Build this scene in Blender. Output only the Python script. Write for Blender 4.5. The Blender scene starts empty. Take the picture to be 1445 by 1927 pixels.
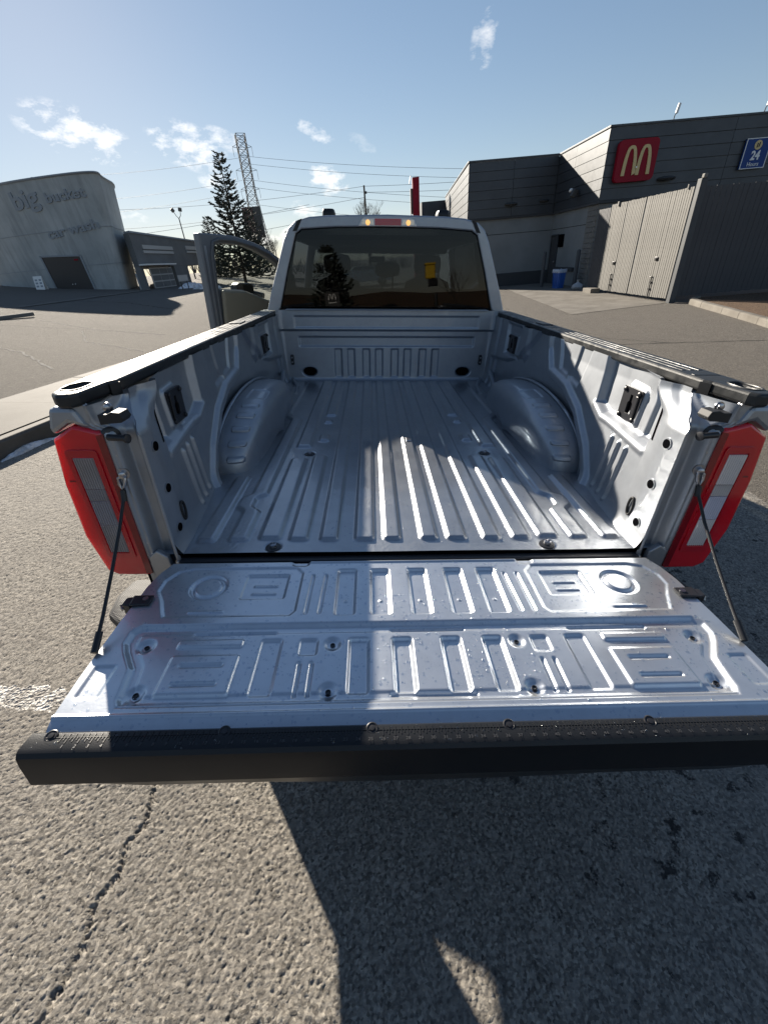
import bpy, bmesh, math, random
import numpy as np
from mathutils import Matrix, Vector

random.seed(7); NR = np.random.RandomState(7)
S = bpy.context.scene
COL = S.collection
rad = math.radians

# ------------------------------------------------------------------ camera, sky, sun, exposure
# the lot falls towards the pickup's right side: truck axes expressed in the level world
RT = Matrix(((0.996952138, 0.0, 0.0780156047),
             (-0.00156031209, 0.99979998, 0.0199390428),
             (-0.0780, -0.0200, 0.996752728)))
TRUCK_M = RT.to_4x4()
yaw, pitch, roll = -0.0335500932, 0.538051820, 0.00788928815
cam_p = Vector((-0.134448907, -1.11088065, 1.74830115))
cyw, syw = math.cos(yaw), math.sin(yaw)
fw = Vector((-syw*math.cos(pitch), cyw*math.cos(pitch), -math.sin(pitch)))
rt = Vector((cyw, syw, 0.0)); up = rt.cross(fw)
rt2 = rt*math.cos(roll) + up*math.sin(roll); up2 = up*math.cos(roll) - rt*math.sin(roll)
cam_d = bpy.data.cameras.new('camera'); cam = bpy.data.objects.new('camera', cam_d); COL.objects.link(cam)
m3 = Matrix((rt2, up2, -fw)).transposed()
cam.matrix_world = TRUCK_M @ (Matrix.Translation(cam_p) @ m3.to_4x4())
cam_d.sensor_fit = 'HORIZONTAL'; cam_d.sensor_width = 36.0
cam_d.lens = 762.983744/1445*36.0
cam_d.clip_start = 0.05; cam_d.clip_end = 3000
S.camera = cam

SUN_DIR = Vector((-1.2878, 2.3116, 1.0578)).normalized()       # towards the sun
SUN_EL = math.asin(SUN_DIR.z); SUN_AZ = math.atan2(SUN_DIR.x, SUN_DIR.y)
world = bpy.data.worlds.new('World'); S.world = world; world.use_nodes = True
wt = world.node_tree; wn = wt.nodes; wl = wt.links
for n in list(wn): wn.remove(n)
def wnode(t, **k):
    n = wn.new(t)
    for a, b in k.items(): setattr(n, a, b)
    return n
w_out = wnode('ShaderNodeOutputWorld'); w_bg = wnode('ShaderNodeBackground')
w_sky = wnode('ShaderNodeTexSky', sky_type='NISHITA', sun_disc=False, sun_elevation=SUN_EL, sun_rotation=SUN_AZ,
              altitude=300.0, air_density=1.0, dust_density=0.10, ozone_density=2.0)
w_bg.inputs['Strength'].default_value = 0.043
w_tc = wnode('ShaderNodeTexCoord')
# small torn fair-weather clouds: (direction, half width, half height, slant, density)
CLOUDS = [((0.208, 0.937, 0.281), .022, .040, -.2, .55), ((-0.444, 0.873, 0.200), .085, .036, -.25, 1.0),
          ((-0.295, 0.937, 0.186), .070, .034, -.30, 1.0), ((-0.238, 0.951, 0.194), .040, .016, -.35, .7),
          ((-0.082, 0.976, 0.199), .042, .015, -.30, .65), ((-0.066, 0.989, 0.131), .046, .026, -.35, 1.0),
          ((-0.117, 0.989, 0.090), .042, .016, -.25, .8), ((-0.435, 0.899, 0.098), .050, .018, -.2, .7),
          ((-0.262, 0.955, 0.138), .040, .014, -.1, .75), ((-0.150, 0.985, 0.050), .110, .016, 0.05, .75),
          ((0.004, 0.984, 0.179), .030, .012, -.5, .22)]
def vm(op, a, b=None):
    n = wnode('ShaderNodeVectorMath', operation=op)
    for i, v in enumerate((a, b)):
        if v is None: continue
        if hasattr(v, 'is_output'): wl.new(v, n.inputs[i])
        else: n.inputs[i].default_value = v
    return n
def mt(op, a, b=None, c=None, clamp=False):
    n = wnode('ShaderNodeMath', operation=op, use_clamp=clamp)
    for i, v in enumerate((a, b, c)):
        if v is None: continue
        if hasattr(v, 'is_output'): wl.new(v, n.inputs[i])
        else: n.inputs[i].default_value = v
    return n.outputs[0]
nz = wnode('ShaderNodeTexNoise'); nz.inputs['Scale'].default_value = 26; nz.inputs['Detail'].default_value = 7
nz.inputs['Roughness'].default_value = .62
mpn = wnode('ShaderNodeMapping'); mpn.inputs['Scale'].default_value = (1, 1, 2.0)
wl.new(w_tc.outputs['Generated'], mpn.inputs[0]); wl.new(mpn.outputs[0], nz.inputs['Vector'])
total = None
for d, hw, hh, sl, den in CLOUDS:
    d = Vector(d).normalized(); r_ = d.cross(Vector((0, 0, 1))).normalized(); u_ = r_.cross(d)
    r2 = (r_ + u_*sl).normalized(); u2 = (u_ - r_*sl).normalized()
    a = mt('DIVIDE', vm('DOT_PRODUCT', w_tc.outputs['Generated'], tuple(r2)).outputs['Value'], hw)
    b = mt('DIVIDE', vm('DOT_PRODUCT', w_tc.outputs['Generated'], tuple(u2)).outputs['Value'], hh)
    front = mt('GREATER_THAN', vm('DOT_PRODUCT', w_tc.outputs['Generated'], tuple(d)).outputs['Value'], .5)
    q = mt('SUBTRACT', 1.0, mt('SQRT', mt('ADD', mt('MULTIPLY', a, a), mt('MULTIPLY', b, b))))
    q = mt('MULTIPLY', mt('MAXIMUM', q, -1.0), 1.0)
    m = mt('ADD', mt('MULTIPLY', q, .62), mt('MULTIPLY', mt('SUBTRACT', nz.outputs['Fac'], .53), 3.4))
    m = mt('MULTIPLY', mt('MULTIPLY', mt('MINIMUM', mt('MAXIMUM', m, 0.0), 1.0), den), front)
    m = mt('MULTIPLY', m, mt('MINIMUM', mt('MAXIMUM', mt('MULTIPLY', q, 5.0), 0.0), 1.0))
    total = m if total is None else mt('MAXIMUM', total, m)
w_mix = wnode('ShaderNodeMix', data_type='RGBA'); wl.new(total, w_mix.inputs['Factor'])
w_den = vm('ADD', vm('MULTIPLY', w_sky.outputs[0], (.065, .065, .065)).outputs[0], (1.0, 1.0, 1.0))      # soft shoulder towards the bright horizon
w_wb = vm('MULTIPLY', vm('DIVIDE', w_sky.outputs[0], w_den.outputs[0]).outputs[0], (1.17, 1.155, 1.19)); wl.new(w_wb.outputs[0], w_mix.inputs[6]); w_mix.inputs[7].default_value = (12.0, 11.6, 11.2, 1)
wl.new(w_mix.outputs[2], w_bg.inputs['Color']); wl.new(w_bg.outputs[0], w_out.inputs['Surface'])

sun_d = bpy.data.lights.new('sun', 'SUN'); sun_d.energy = 4.5; sun_d.angle = rad(.53); sun_d.color = (1.0, .91, .78)
sun = bpy.data.objects.new('sun', sun_d); COL.objects.link(sun)
sun.rotation_euler = SUN_DIR.to_track_quat('Z', 'Y').to_euler(); sun.location = (-40, 80, 60)
vs = S.view_settings; vs.view_transform = 'Standard'; vs.look = 'None'; vs.gamma = 1.0; vs.exposure = 1.5; vs.use_curve_mapping = False
S.render.engine = 'CYCLES'; S.cycles.max_bounces = 8; S.cycles.transparent_max_bounces = 12

# ------------------------------------------------------------------ materials
def P(name, col, rough=.5, metal=0.0, coat=0.0, coat_rough=.05, spec=.5, **kw):
    m = bpy.data.materials.new(name); m.use_nodes = True
    b = m.node_tree.nodes['Principled BSDF']
    b.inputs['Base Color'].default_value = (*col, 1); b.inputs['Roughness'].default_value = rough
    b.inputs['Metallic'].default_value = metal; b.inputs['Coat Weight'].default_value = coat
    b.inputs['Coat Roughness'].default_value = coat_rough; b.inputs['Specular IOR Level'].default_value = spec
    for k, v in kw.items(): b.inputs[k.replace('_', ' ')].default_value = v
    return m
class NT:
    """small helper to add procedural nodes to a principled material"""
    def __init__(s, m, scale=(1, 1, 1), coord='Object'):
        s.m = m; s.t = m.node_tree; s.n = s.t.nodes; s.l = s.t.links; s.b = s.n['Principled BSDF']
        tc = s.n.new('ShaderNodeTexCoord'); mp = s.n.new('ShaderNodeMapping'); mp.inputs['Scale'].default_value = scale
        s.l.new(tc.outputs[coord], mp.inputs[0]); s.v = mp.outputs[0]
    def noise(s, scale, detail=4, rough=.55, vec=None):
        n = s.n.new('ShaderNodeTexNoise'); n.inputs['Scale'].default_value = scale; n.inputs['Detail'].default_value = detail
        n.inputs['Roughness'].default_value = rough; s.l.new(vec or s.v, n.inputs['Vector']); return n.outputs['Fac']
    def voro(s, scale, feature='F1', out='Distance', rnd=1.0):
        n = s.n.new('ShaderNodeTexVoronoi'); n.feature = feature; n.inputs['Scale'].default_value = scale
        n.inputs['Randomness'].default_value = rnd
        s.l.new(s.v, n.inputs['Vector']); return n.outputs[out]
    def math(s, op, a, b=None, clamp=False):
        n = s.n.new('ShaderNodeMath'); n.operation = op; n.use_clamp = clamp
        for i, v in enumerate((a, b)):
            if v is None: continue
            if hasattr(v, 'is_output'): s.l.new(v, n.inputs[i])
            else: n.inputs[i].default_value = v
        return n.outputs[0]
    def ramp(s, f, stops):
        n = s.n.new('ShaderNodeValToRGB'); s.l.new(f, n.inputs[0]); e = n.color_ramp.elements
        while len(e) < len(stops): e.new(.5)
        for i, (p, c) in enumerate(stops):
            e[i].position = p; e[i].color = (*c, 1) if hasattr(c, '__len__') else (c, c, c, 1)
        return n.outputs[0]
    def mix(s, f, a, b):
        n = s.n.new('ShaderNodeMix'); n.data_type = 'RGBA'
        for sock, v in ((n.inputs['Factor'], f), (n.inputs[6], a), (n.inputs[7], b)):
            if hasattr(v, 'is_output'): s.l.new(v, sock)
            elif hasattr(v, '__len__'): sock.default_value = (*v, 1)
            else: sock.default_value = v
        return n.outputs[2]
    def col(s, c): s.l.new(c, s.b.inputs['Base Color']); return s
    def rough(s, f, lo, hi):
        n = s.n.new('ShaderNodeMapRange'); n.inputs['To Min'].default_value = lo; n.inputs['To Max'].default_value = hi
        s.l.new(f, n.inputs[0]); s.l.new(n.outputs[0], s.b.inputs['Roughness']); return s
    def bump(s, h, strength=.5, dist=.01):
        n = s.n.new('ShaderNodeBump'); n.inputs['Strength'].default_value = strength; n.inputs['Distance'].default_value = dist
        s.l.new(h, n.inputs['Height'])
        prev = s.b.inputs['Normal'].links
        if prev: s.l.new(prev[0].from_socket, n.inputs['Normal'])
        s.l.new(n.outputs[0], s.b.inputs['Normal']); return s

M = {}
def paint(name, col, wet=0.0, rough=.46):
    m = P(name, col, rough, .82, coat=.5, coat_rough=.07); t = NT(m)
    t.bump(t.noise(900, 2), .03, .0006)
    n1 = t.noise(7, 5); t.rough(n1, rough-.08, rough+.10)
    d = t.noise(22, 6, .6); c2 = tuple(c*.93 for c in col)
    t.col(t.mix(t.ramp(d, [(.45, 0.0), (.7, 1.0)]), col, c2))
    if wet:
        # dried splashes and a crinkled film of water
        w = t.ramp(t.noise(2.6, 5, .6), [(.47, 0.0), (.60, 1.0)])
        fine = t.noise(75, 4, .6)
        t.bump(t.math('MULTIPLY', t.math('ADD', w, .25), fine), wet, .004)
    return m
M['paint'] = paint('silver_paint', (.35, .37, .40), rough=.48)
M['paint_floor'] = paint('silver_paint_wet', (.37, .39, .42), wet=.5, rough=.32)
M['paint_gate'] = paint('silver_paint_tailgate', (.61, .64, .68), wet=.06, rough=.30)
m = P('black_plastic', (.011, .012, .014), .36, spec=.3); t = NT(m); t.bump(t.noise(420, 3), .2, .001); t.rough(t.noise(9, 5), .22, .48); M['plastic'] = m
m = P('rail_plastic', (.022, .023, .024), .3); t = NT(m); t.bump(t.noise(520, 3), .2, .0008); t.rough(t.ramp(t.noise(14, 6, .65), [(.4, 0), (.62, 1)]), .30, .52); t.b.inputs['Specular IOR Level'].default_value = .4; t.bump(t.noise(60, 4, .6), .12, .003); M['rail'] = m
M['rubber'] = P('rubber', (.012, .012, .013), .6)
M['void'] = P('dark_hollow', (.004, .004, .005), .9, spec=0.0)
M['bolt'] = P('bolt_steel', (.42, .42, .44), .3, 1.0)
M['black_steel'] = P('black_coated_steel', (.02, .02, .023), .38, .1)
M['cable'] = P('cable_sheath', (.013, .013, .014), .45)
m = P('red_lens', (.62, .003, .014), .14, 0, coat=.9, coat_rough=.03, spec=.4, Subsurface_Weight=.45, Subsurface_Scale=.09); m.node_tree.nodes['Principled BSDF'].inputs['Subsurface Radius'].default_value = (1.0, .02, .03); M['red'] = m
M['red_dark'] = P('smoked_red_lens', (.20, .003, .008), .12, coat=1.0)
m = P('clear_lens', (.66, .62, .59), .2, .0, coat=.8); M['clear'] = m
M['clear_cool'] = P('clear_lens_cool', (.50, .50, .60), .2, .0, coat=.8); M['clear_dim'] = P('clear_lens_dim', (.45, .42, .40), .25, .0, coat=.8); M['clear_rib_shade'] = P('clear_lens_rib_shade', (.22, .19, .18), .3, 0, coat=.8)
M['amber'] = P('amber_bulb', (.8, .42, .15), .2, 0, Emission_Color=(1, .50, .16, 1), Emission_Strength=.42)
m = P('chrome', (.62, .62, .63), .13, 1.0); M['chrome'] = m
m = P('step_pad', (.03, .029, .029), .6, spec=.3); t = NT(m); t.bump(t.voro(160, rnd=.1), .6, .003); M['pad'] = m
M['tyre'] = P('tyre_rubber', (.02, .02, .021), .75)
M['rim'] = P('alloy', (.45, .45, .46), .3, 1.0)
M['trim_dark'] = P('cabin_trim', (.012, .012, .014), .7)
M['seat'] = P('seat_cloth', (.022, .022, .025), .85)
M['door_in'] = P('door_inner_trim', (.26, .235, .17), .6)
M['door_seal'] = P('door_seal', (.15, .16, .175), .45, .3)
M['label'] = P('printed_white', (.6, .6, .6), .6)
def glass(name, tint, refl=1.0, ior=1.5):
    m = bpy.data.materials.new(name); m.use_nodes = True; t = m.node_tree; n = t.nodes; l = t.links
    for x in list(n): n.remove(x)
    o = n.new('ShaderNodeOutputMaterial'); mx = n.new('ShaderNodeMixShader'); tr = n.new('ShaderNodeBsdfTransparent')
    gl = n.new('ShaderNodeBsdfGlossy'); fr = n.new('ShaderNodeFresnel'); fr.inputs['IOR'].default_value = ior
    tr.inputs[0].default_value = (*tint, 1); gl.inputs['Roughness'].default_value = .0; gl.inputs[0].default_value = (refl, refl, refl, 1)
    ge = n.new('ShaderNodeNewGeometry'); iv = n.new('ShaderNodeMath'); iv.operation = 'SUBTRACT'; iv.inputs[0].default_value = 1.0; l.new(ge.outputs['Backfacing'], iv.inputs[1])
    ml = n.new('ShaderNodeMath'); ml.operation = 'MULTIPLY'; l.new(fr.outputs[0], ml.inputs[0]); l.new(iv.outputs[0], ml.inputs[1])
    l.new(ml.outputs[0], mx.inputs[0]); l.new(tr.outputs[0], mx.inputs[1]); l.new(gl.outputs[0], mx.inputs[2]); l.new(mx.outputs[0], o.inputs[0])
    return m
M['tint'] = glass('tinted_glass', (.22, .24, .26), .62, 1.48)
M['glass'] = glass('clear_glass', (.86, .89, .87), .8)
M['lens_glass'] = glass('lens_glass', (.9, .9, .9), .9)
M['water'] = glass('water', (.86, .89, .93), 1.0, 1.7)
M['water'].node_tree.nodes['Glossy BSDF'].inputs['Roughness'].default_value = .10

m = P('asphalt', (.18, .165, .145), .95, spec=.12); t = NT(m)
g1 = t.voro(150, out='Color'); big = t.noise(.35, 5, .6); mid = t.noise(5.5, 5, .6); fine = t.noise(70, 8, .8)
c = t.mix(t.ramp(g1, [(.1, 0.0), (.9, 1.0)]), (.145, .131, .114), (.295, .27, .235))
c = t.mix(t.ramp(fine, [(.53, .0), (.70, .75)]), c, (.10, .091, .08))
c = t.mix(t.ramp(mid, [(.40, .0), (.75, .45)]), c, (.125, .112, .10))
c = t.mix(t.ramp(big, [(.40, .0), (.66, .5)]), c, (.185, .170, .150))
stain = t.ramp(t.noise(1.9, 7, .72), [(.655, 0.0), (.69, .75)])
sp = t.ramp(t.noise(26, 9, .85), [(.40, 0.0), (.60, 1.0)]); c = t.mix(sp, (.122, .111, .098), c)
c = t.mix(stain, c, (.035, .032, .030))
t.col(c); t.bump(t.math('SUBTRACT', .6, t.voro(105)), 1.0, .010); t.bump(fine, 1.0, .014); t.bump(t.noise(22, 6, .75), .5, .02); t.bump(mid, .3, .04)
M['asphalt'] = m
m = P('asphalt_aggregate', (.3, .275, .235), .9, spec=.35); t = NT(m)
c = t.mix(t.ramp(t.voro(120, out='Color'), [(.1, 0.0), (.9, 1.0)]), (.10, .09, .077), (.375, .342, .292))
c = t.mix(t.ramp(t.noise(48, 6, .75), [(.52, .0), (.68, .7)]), c, (.085, .08, .075))
c = t.mix(t.ramp(t.noise(2.2, 5, .6), [(.40, .0), (.70, .5)]), c, (.19, .175, .155))
sx_ = t.n.new('ShaderNodeSeparateXYZ'); t.l.new(t.v, sx_.inputs[0])
zone = t.math('MULTIPLY', t.math('SUBTRACT', sx_.outputs['X'], -.1), 1.6, True)
damp = t.math('MULTIPLY', t.ramp(t.noise(13, 5, .66), [(.60, 0.0), (.645, .88)]), zone)
c = t.mix(damp, c, (.018, .018, .019))
c = t.mix(t.ramp(t.noise(3.4, 7, .72), [(.66, 0.0), (.71, .7)]), c, (.05, .046, .042))
t.col(c); t.bump(t.noise(180, 4, .7), .5, .006); M['aggregate'] = m
m = P('concrete', (.30, .275, .24), .85); t = NT(m)
c = t.mix(t.ramp(t.noise(1.4, 7, .65), [(.35, 0.0), (.7, 1.0)]), (.105, .092, .074), (.19, .172, .147)); c = t.mix(t.ramp(t.noise(60, 3), [(.55, 0.0), (.72, .5)]), c, (.10, .092, .08))
t.col(c); t.bump(t.noise(70, 5, .6), .35, .006); M['concrete'] = m
m2 = m.copy(); m2.name = 'pavement_concrete'; M['pave'] = m2
for n_ in m2.node_tree.nodes:
    if n_.type == 'MIX':
        for k_ in (6, 7): n_.inputs[k_].default_value = tuple(.66*c_ for c_ in n_.inputs[k_].default_value[:3])+(1,)
m = P('old_paint', (.55, .53, .49), .8); t = NT(m); worn = t.ramp(t.noise(11, 7, .7), [(.42, 0.0), (.56, 1.0)])
t.col(t.mix(worn, (.22, .205, .185), (.56, .54, .50))); t.bump(t.voro(78), .6, .015); M['line'] = m
M['crack'] = P('crack_dark', (.012, .011, .010), .95)  # single dark tone of the asphalt cracks
m = P('snow', (.78, .79, .80), .6); t = NT(m); t.bump(t.noise(14, 6, .65), .6, .05); t.col(t.mix(t.ramp(t.noise(5, 5), [(.45, 0.0), (.65, 1.0)]), (.80, .81, .83), (.45, .43, .40))); M['snow'] = m
m = P('mulch', (.11, .065, .035), .95); t = NT(m, (1, 1, 1)); t.col(t.mix(t.voro(38, out='Color'), (.06, .035, .02), (.22, .135, .075))); t.bump(t.voro(38), 1.0, .06); M['mulch'] = m
def cladding(name, col, rough=.45, metal=.3):
    m = P(name, col, rough, metal); t = NT(m); c2 = tuple(c*.8 for c in col)
    t.col(t.mix(t.ramp(t.noise(.8, 5), [(.35, 0.0), (.7, 1.0)]), c2, col)); t.bump(t.noise(2.0, 3), .12, .02); t.rough(t.noise(6, 4), rough-.08, rough+.1); return m
M['clad'] = cladding('dark_cladding', (.060, .066, .074))
M['render_wall'] = cladding('grey_render', (.22, .235, .24), .85, 0)
m = P('split_block', (.17, .165, .155), .9); t = NT(m); t.bump(t.noise(24, 6, .7), .7, .03); t.col(t.mix(t.noise(7, 5), (.12, .115, .108), (.21, .205, .19))); M['block'] = m
M['wainscot'] = cladding('dark_plinth', (.055, .057, .06), .85, 0)
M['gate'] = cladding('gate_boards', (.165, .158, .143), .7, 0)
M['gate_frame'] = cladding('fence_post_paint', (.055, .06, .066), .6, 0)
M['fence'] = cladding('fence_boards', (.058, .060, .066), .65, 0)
M['sign_red'] = P('sign_red', (.26, .006, .020), .55, spec=.2)
M['sign_yellow'] = P('sign_cream', (.60, .45, .20), .4)
M['sign_blue'] = P('sign_blue', (.010, .048, .20), .5, spec=.25)
M['white'] = P('white_paint', (.75, .75, .73), .5)
M['grey_lamp'] = P('lamp_housing', (.05, .05, .05), .5)
M['bin'] = P('blue_bin', (.014, .085, .34), .42)
M['bag'] = P('bin_liner', (.45, .52, .62), .3, Transmission_Weight=.2)
M['grey_bag'] = P('grey_bag', (.30, .32, .34), .4)
m = P('stucco', (.30, .325, .305), .9); t = NT(m); c = t.mix(t.ramp(t.noise(.5, 6, .6), [(.35, 0.0), (.7, 1.0)]), (.33, .355, .36), (.45, .475, .475)); t.col(c); t.bump(t.noise(9, 5), .2, .02)
mp2 = t.n.new('ShaderNodeMapping'); mp2.inputs['Scale'].default_value = (1.6, 1.6, .12); t.l.new(t.v, mp2.inputs[0])
t.col(t.mix(t.ramp(t.noise(1.5, 6, .65, mp2.outputs[0]), [(.48, 0.0), (.70, .55)]), c, (.20, .215, .215))); M['stucco'] = m
M['letter'] = P('raised_letters', (.27, .30, .33), .7)
M['car_door'] = P('bay_door', (.055, .05, .048), .6)
M['bay'] = cladding('bay_wall', (.17, .175, .175), .85, 0)
M['band'] = P('sign_band', (.40, .40, .39), .6)
M['steel'] = P('galvanised', (.055, .062, .072), .8, 0)
M['wire'] = P('wire', (.10, .11, .12), .6)
M['bark'] = P('bark', (.06, .048, .038), .95)
m = P('needles', (.030, .042, .036), .8); t = NT(m); t.col(t.mix(t.noise(2.2, 3), (.024, .034, .030), (.085, .095, .078))); M['needle'] = m
M['pylon_brown'] = P('sign_brown', (.10, .055, .05), .6)
M['car_white'] = P('car_white', (.62, .63, .64), .25, coat=1.0)
M['car_dark'] = P('car_dark', (.03, .035, .04), .25, coat=1.0)
M['yellow'] = P('yellow_housing', (.62, .40, .02), .5)
M['tree_far'] = P('distant_twigs', (.10, .088, .078), .95)

# ------------------------------------------------------------------ mesh helpers
class MB:
    def __init__(s): s.v = []; s.f = []; s.m = []
    def add(s, vs, fs, mi=0):
        b = len(s.v); s.v += [tuple(map(float, p)) for p in vs]; s.f += [tuple(i+b for i in f) for f in fs]; s.m += [mi]*len(fs); return s
    def box(s, lo, hi, mi=0, mat=None):
        x0, y0, z0 = lo; x1, y1, z1 = hi
        vs = [Vector(p) for p in ((x0,y0,z0),(x1,y0,z0),(x1,y1,z0),(x0,y1,z0),(x0,y0,z1),(x1,y0,z1),(x1,y1,z1),(x0,y1,z1))]
        if mat is not None: vs = [mat @ p for p in vs]
        return s.add(vs, [(0,3,2,1),(4,5,6,7),(0,1,5,4),(1,2,6,5),(2,3,7,6),(3,0,4,7)], mi)
    def obox(s, c, size, mat=None, mi=0):
        h = [a/2 for a in size]; T = Matrix.Translation(c) @ (mat.to_4x4() if mat is not None else Matrix.Identity(4))
        return s.box([-a for a in h], h, mi, T)
    def prism(s, poly, off, mi=0):
        n = len(poly); a = [Vector(p) for p in poly]; o = Vector(off); b = [p+o for p in a]
        nrm = Vector((0, 0, 0))
        for i in range(n): nrm += a[i].cross(a[(i+1) % n])
        if nrm.dot(o) > 0: a.reverse(); b.reverse()
        return s.add(a+b, [tuple(range(n)), tuple(range(2*n-1, n-1, -1))] + [((i+1) % n, i, i+n, (i+1) % n+n) for i in range(n)], mi)
    def tube(s, pts, r, n=8, mi=0, closed=False):
        pts = [Vector(p) for p in pts]; k = len(pts); rr = r if hasattr(r, '__len__') else [r]*k
        vs = []; fs = []; u = None
        for i, p in enumerate(pts):
            d = (pts[min(i+1, k-1)]-pts[max(i-1, 0)])
            if closed: d = pts[(i+1) % k]-pts[i-1]
            d = d.normalized() if d.length > 1e-9 else Vector((0, 0, 1))
            if u is None: u = d.orthogonal().normalized()
            u = (u-d*u.dot(d)); u = u.normalized() if u.length > 1e-6 else d.orthogonal().normalized()
            w = d.cross(u)
            for j in range(n):
                a = 2*math.pi*j/n; vs.append(p+(u*math.cos(a)+w*math.sin(a))*rr[i])
        for i in range(k if closed else k-1):
            for j in range(n):
                i2 = (i+1) % k
                fs.append((i*n+j, i*n+(j+1) % n, i2*n+(j+1) % n, i2*n+j))
        if not closed: fs += [tuple(range(n-1, -1, -1)), tuple((k-1)*n+j for j in range(n))]
        return s.add(vs, fs, mi)
    def lathe(s, prof, c, axis=(0, 0, 1), n=20, mi=0):
        """prof: list of (radius, height along the axis)"""
        ax = Vector(axis).normalized(); u = ax.orthogonal().normalized(); w = ax.cross(u); c = Vector(c); vs = []; fs = []; k = len(prof)
        for r, h in prof:
            for j in range(n):
                a = 2*math.pi*j/n; vs.append(c+ax*h+(u*math.cos(a)+w*math.sin(a))*max(r, 1e-5))
        for i in range(k-1):
            for j in range(n): fs.append((i*n+j, i*n+(j+1) % n, (i+1)*n+(j+1) % n, (i+1)*n+j))
        fs += [tuple(range(n-1, -1, -1)), tuple((k-1)*n+j for j in range(n))]
        return s.add(vs, fs, mi)
    def grid(s, X, Y, Z, mi=0, flip=False, close_v=False):
        ny, nx = X.shape; vs = np.stack([X.ravel(), Y.ravel(), Z.ravel()], 1).tolist(); b = len(s.v)
        s.v += [tuple(p) for p in vs]
        i = np.arange(nx-1)[None, :]+np.arange(ny-1)[:, None]*nx
        q = np.stack([i, i+1, i+1+nx, i+nx], -1).reshape(-1, 4)+b
        if flip: q = q[:, ::-1]
        s.f += [tuple(x) for x in q.tolist()]; s.m += [mi]*len(q); return s
    def loft(s, rings, mi=0, caps=True):
        n = len(rings[0]); vs = [p for r in rings for p in r]; fs = []
        for i in range(len(rings)-1):
            for j in range(n): fs.append((i*n+j, i*n+(j+1) % n, (i+1)*n+(j+1) % n, (i+1)*n+j))
        if caps: fs += [tuple(range(n-1, -1, -1)), tuple((len(rings)-1)*n+j for j in range(n))]
        return s.add(vs, fs, mi)
    def mesh(s, name):
        me = bpy.data.meshes.new(name); me.from_pydata(s.v, [], s.f); me.polygons.foreach_set('material_index', s.m); me.update(); return me
    def build(s, name, mats, parent=None, smooth=None, bevel=None, fix=True, seg=2):
        me = s.mesh(name)
        for mm in (mats if isinstance(mats, (list, tuple)) else [mats]): me.materials.append(mm)
        if fix:
            bm = bmesh.new(); bm.from_mesh(me); bmesh.ops.recalc_face_normals(bm, faces=bm.faces); bm.to_mesh(me); bm.free()
        if smooth is not None:
            me.polygons.foreach_set('use_smooth', [True]*len(me.polygons))
            if smooth < 180: me.set_sharp_from_angle(angle=rad(smooth))
        o = bpy.data.objects.new(name, me); COL.objects.link(o)
        if bevel:
            b = o.modifiers.new('bevel', 'BEVEL'); b.width = bevel; b.segments = seg; b.limit_method = 'ANGLE'; b.angle_limit = rad(35)
        if parent is not None: o.parent = parent
        return o
def holes_prism(outer, holes, axis_u, axis_v, origin, depth):
    """flat plate with holes: 2-D loops mapped on origin + u*U + v*V, thickened by the vector depth"""
    U, V, O, D = Vector(axis_u), Vector(axis_v), Vector(origin), Vector(depth)
    bm = bmesh.new(); rings = []
    for loop in [outer]+holes:
        vs = [bm.verts.new(O+U*a+V*b) for a, b in loop]; es = [bm.edges.new((vs[i], vs[(i+1) % len(vs)])) for i in range(len(vs))]; rings.append((vs, es))
    r = bmesh.ops.triangle_fill(bm, edges=[e for _, es in rings for e in es], use_beauty=True, use_dissolve=False)
    ff = [g for g in r['geom'] if isinstance(g, bmesh.types.BMFace)]
    ex = bmesh.ops.extrude_face_region(bm, geom=ff)
    bmesh.ops.translate(bm, verts=[g for g in ex['geom'] if isinstance(g, bmesh.types.BMVert)], vec=D)
    bmesh.ops.recalc_face_normals(bm, faces=bm.faces)
    bm.verts.ensure_lookup_table(); bm.verts.index_update()
    out = MB(); out.add([v.co[:] for v in bm.verts], [tuple(v.index for v in f.verts) for f in bm.faces]); bm.free(); return out
def ell(cx, cy, rx, ry, n=24, p=2.0):
    o = []
    for i in range(n):
        a = 2*math.pi*i/n; c, s_ = math.cos(a), math.sin(a)
        o.append((cx+rx*math.copysign(abs(c)**(2/p), c), cy+ry*math.copysign(abs(s_)**(2/p), s_)))
    return o
def rrect(x0, x1, y0, y1, r, n=5):
    o = []
    for cx, cy, a0 in ((x1-r, y1-r, 0), (x0+r, y1-r, 90), (x0+r, y0+r, 180), (x1-r, y0+r, 270)):
        for i in range(n+1):
            a = rad(a0+90*i/n); o.append((cx+r*math.cos(a), cy+r*math.sin(a)))
    return o
def text_mesh(txt, size, depth=0.0, bold=0.0, align='CENTER'):
    cu = bpy.data.curves.new('lettering', 'FONT'); cu.body = txt; cu.size = size; cu.extrude = depth; cu.offset = bold; cu.align_x = align; cu.resolution_u = 3
    o = bpy.data.objects.new('lettering', cu); COL.objects.link(o); dg = bpy.context.evaluated_depsgraph_get()
    me = bpy.data.meshes.new_from_object(o.evaluated_get(dg)); vs = [v.co.copy() for v in me.vertices]; fs = [tuple(p.vertices) for p in me.polygons]
    bpy.data.objects.remove(o); bpy.data.curves.remove(cu); bpy.data.meshes.remove(me); return vs, fs
def empty(name, loc=(0, 0, 0), label=None, cat=None, group=None, rz=0.0):
    o = bpy.data.objects.new(name, None); COL.objects.link(o); o.location = loc; o.rotation_euler = (0, 0, rz); o.empty_display_size = .2
    return tag(o, label, cat, group)
def tag(o, label=None, cat=None, group=None, kind=None):
    if label: o['label'] = label
    if cat: o['category'] = cat
    if group: o['group'] = group
    if kind: o['kind'] = kind
    return o
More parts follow.
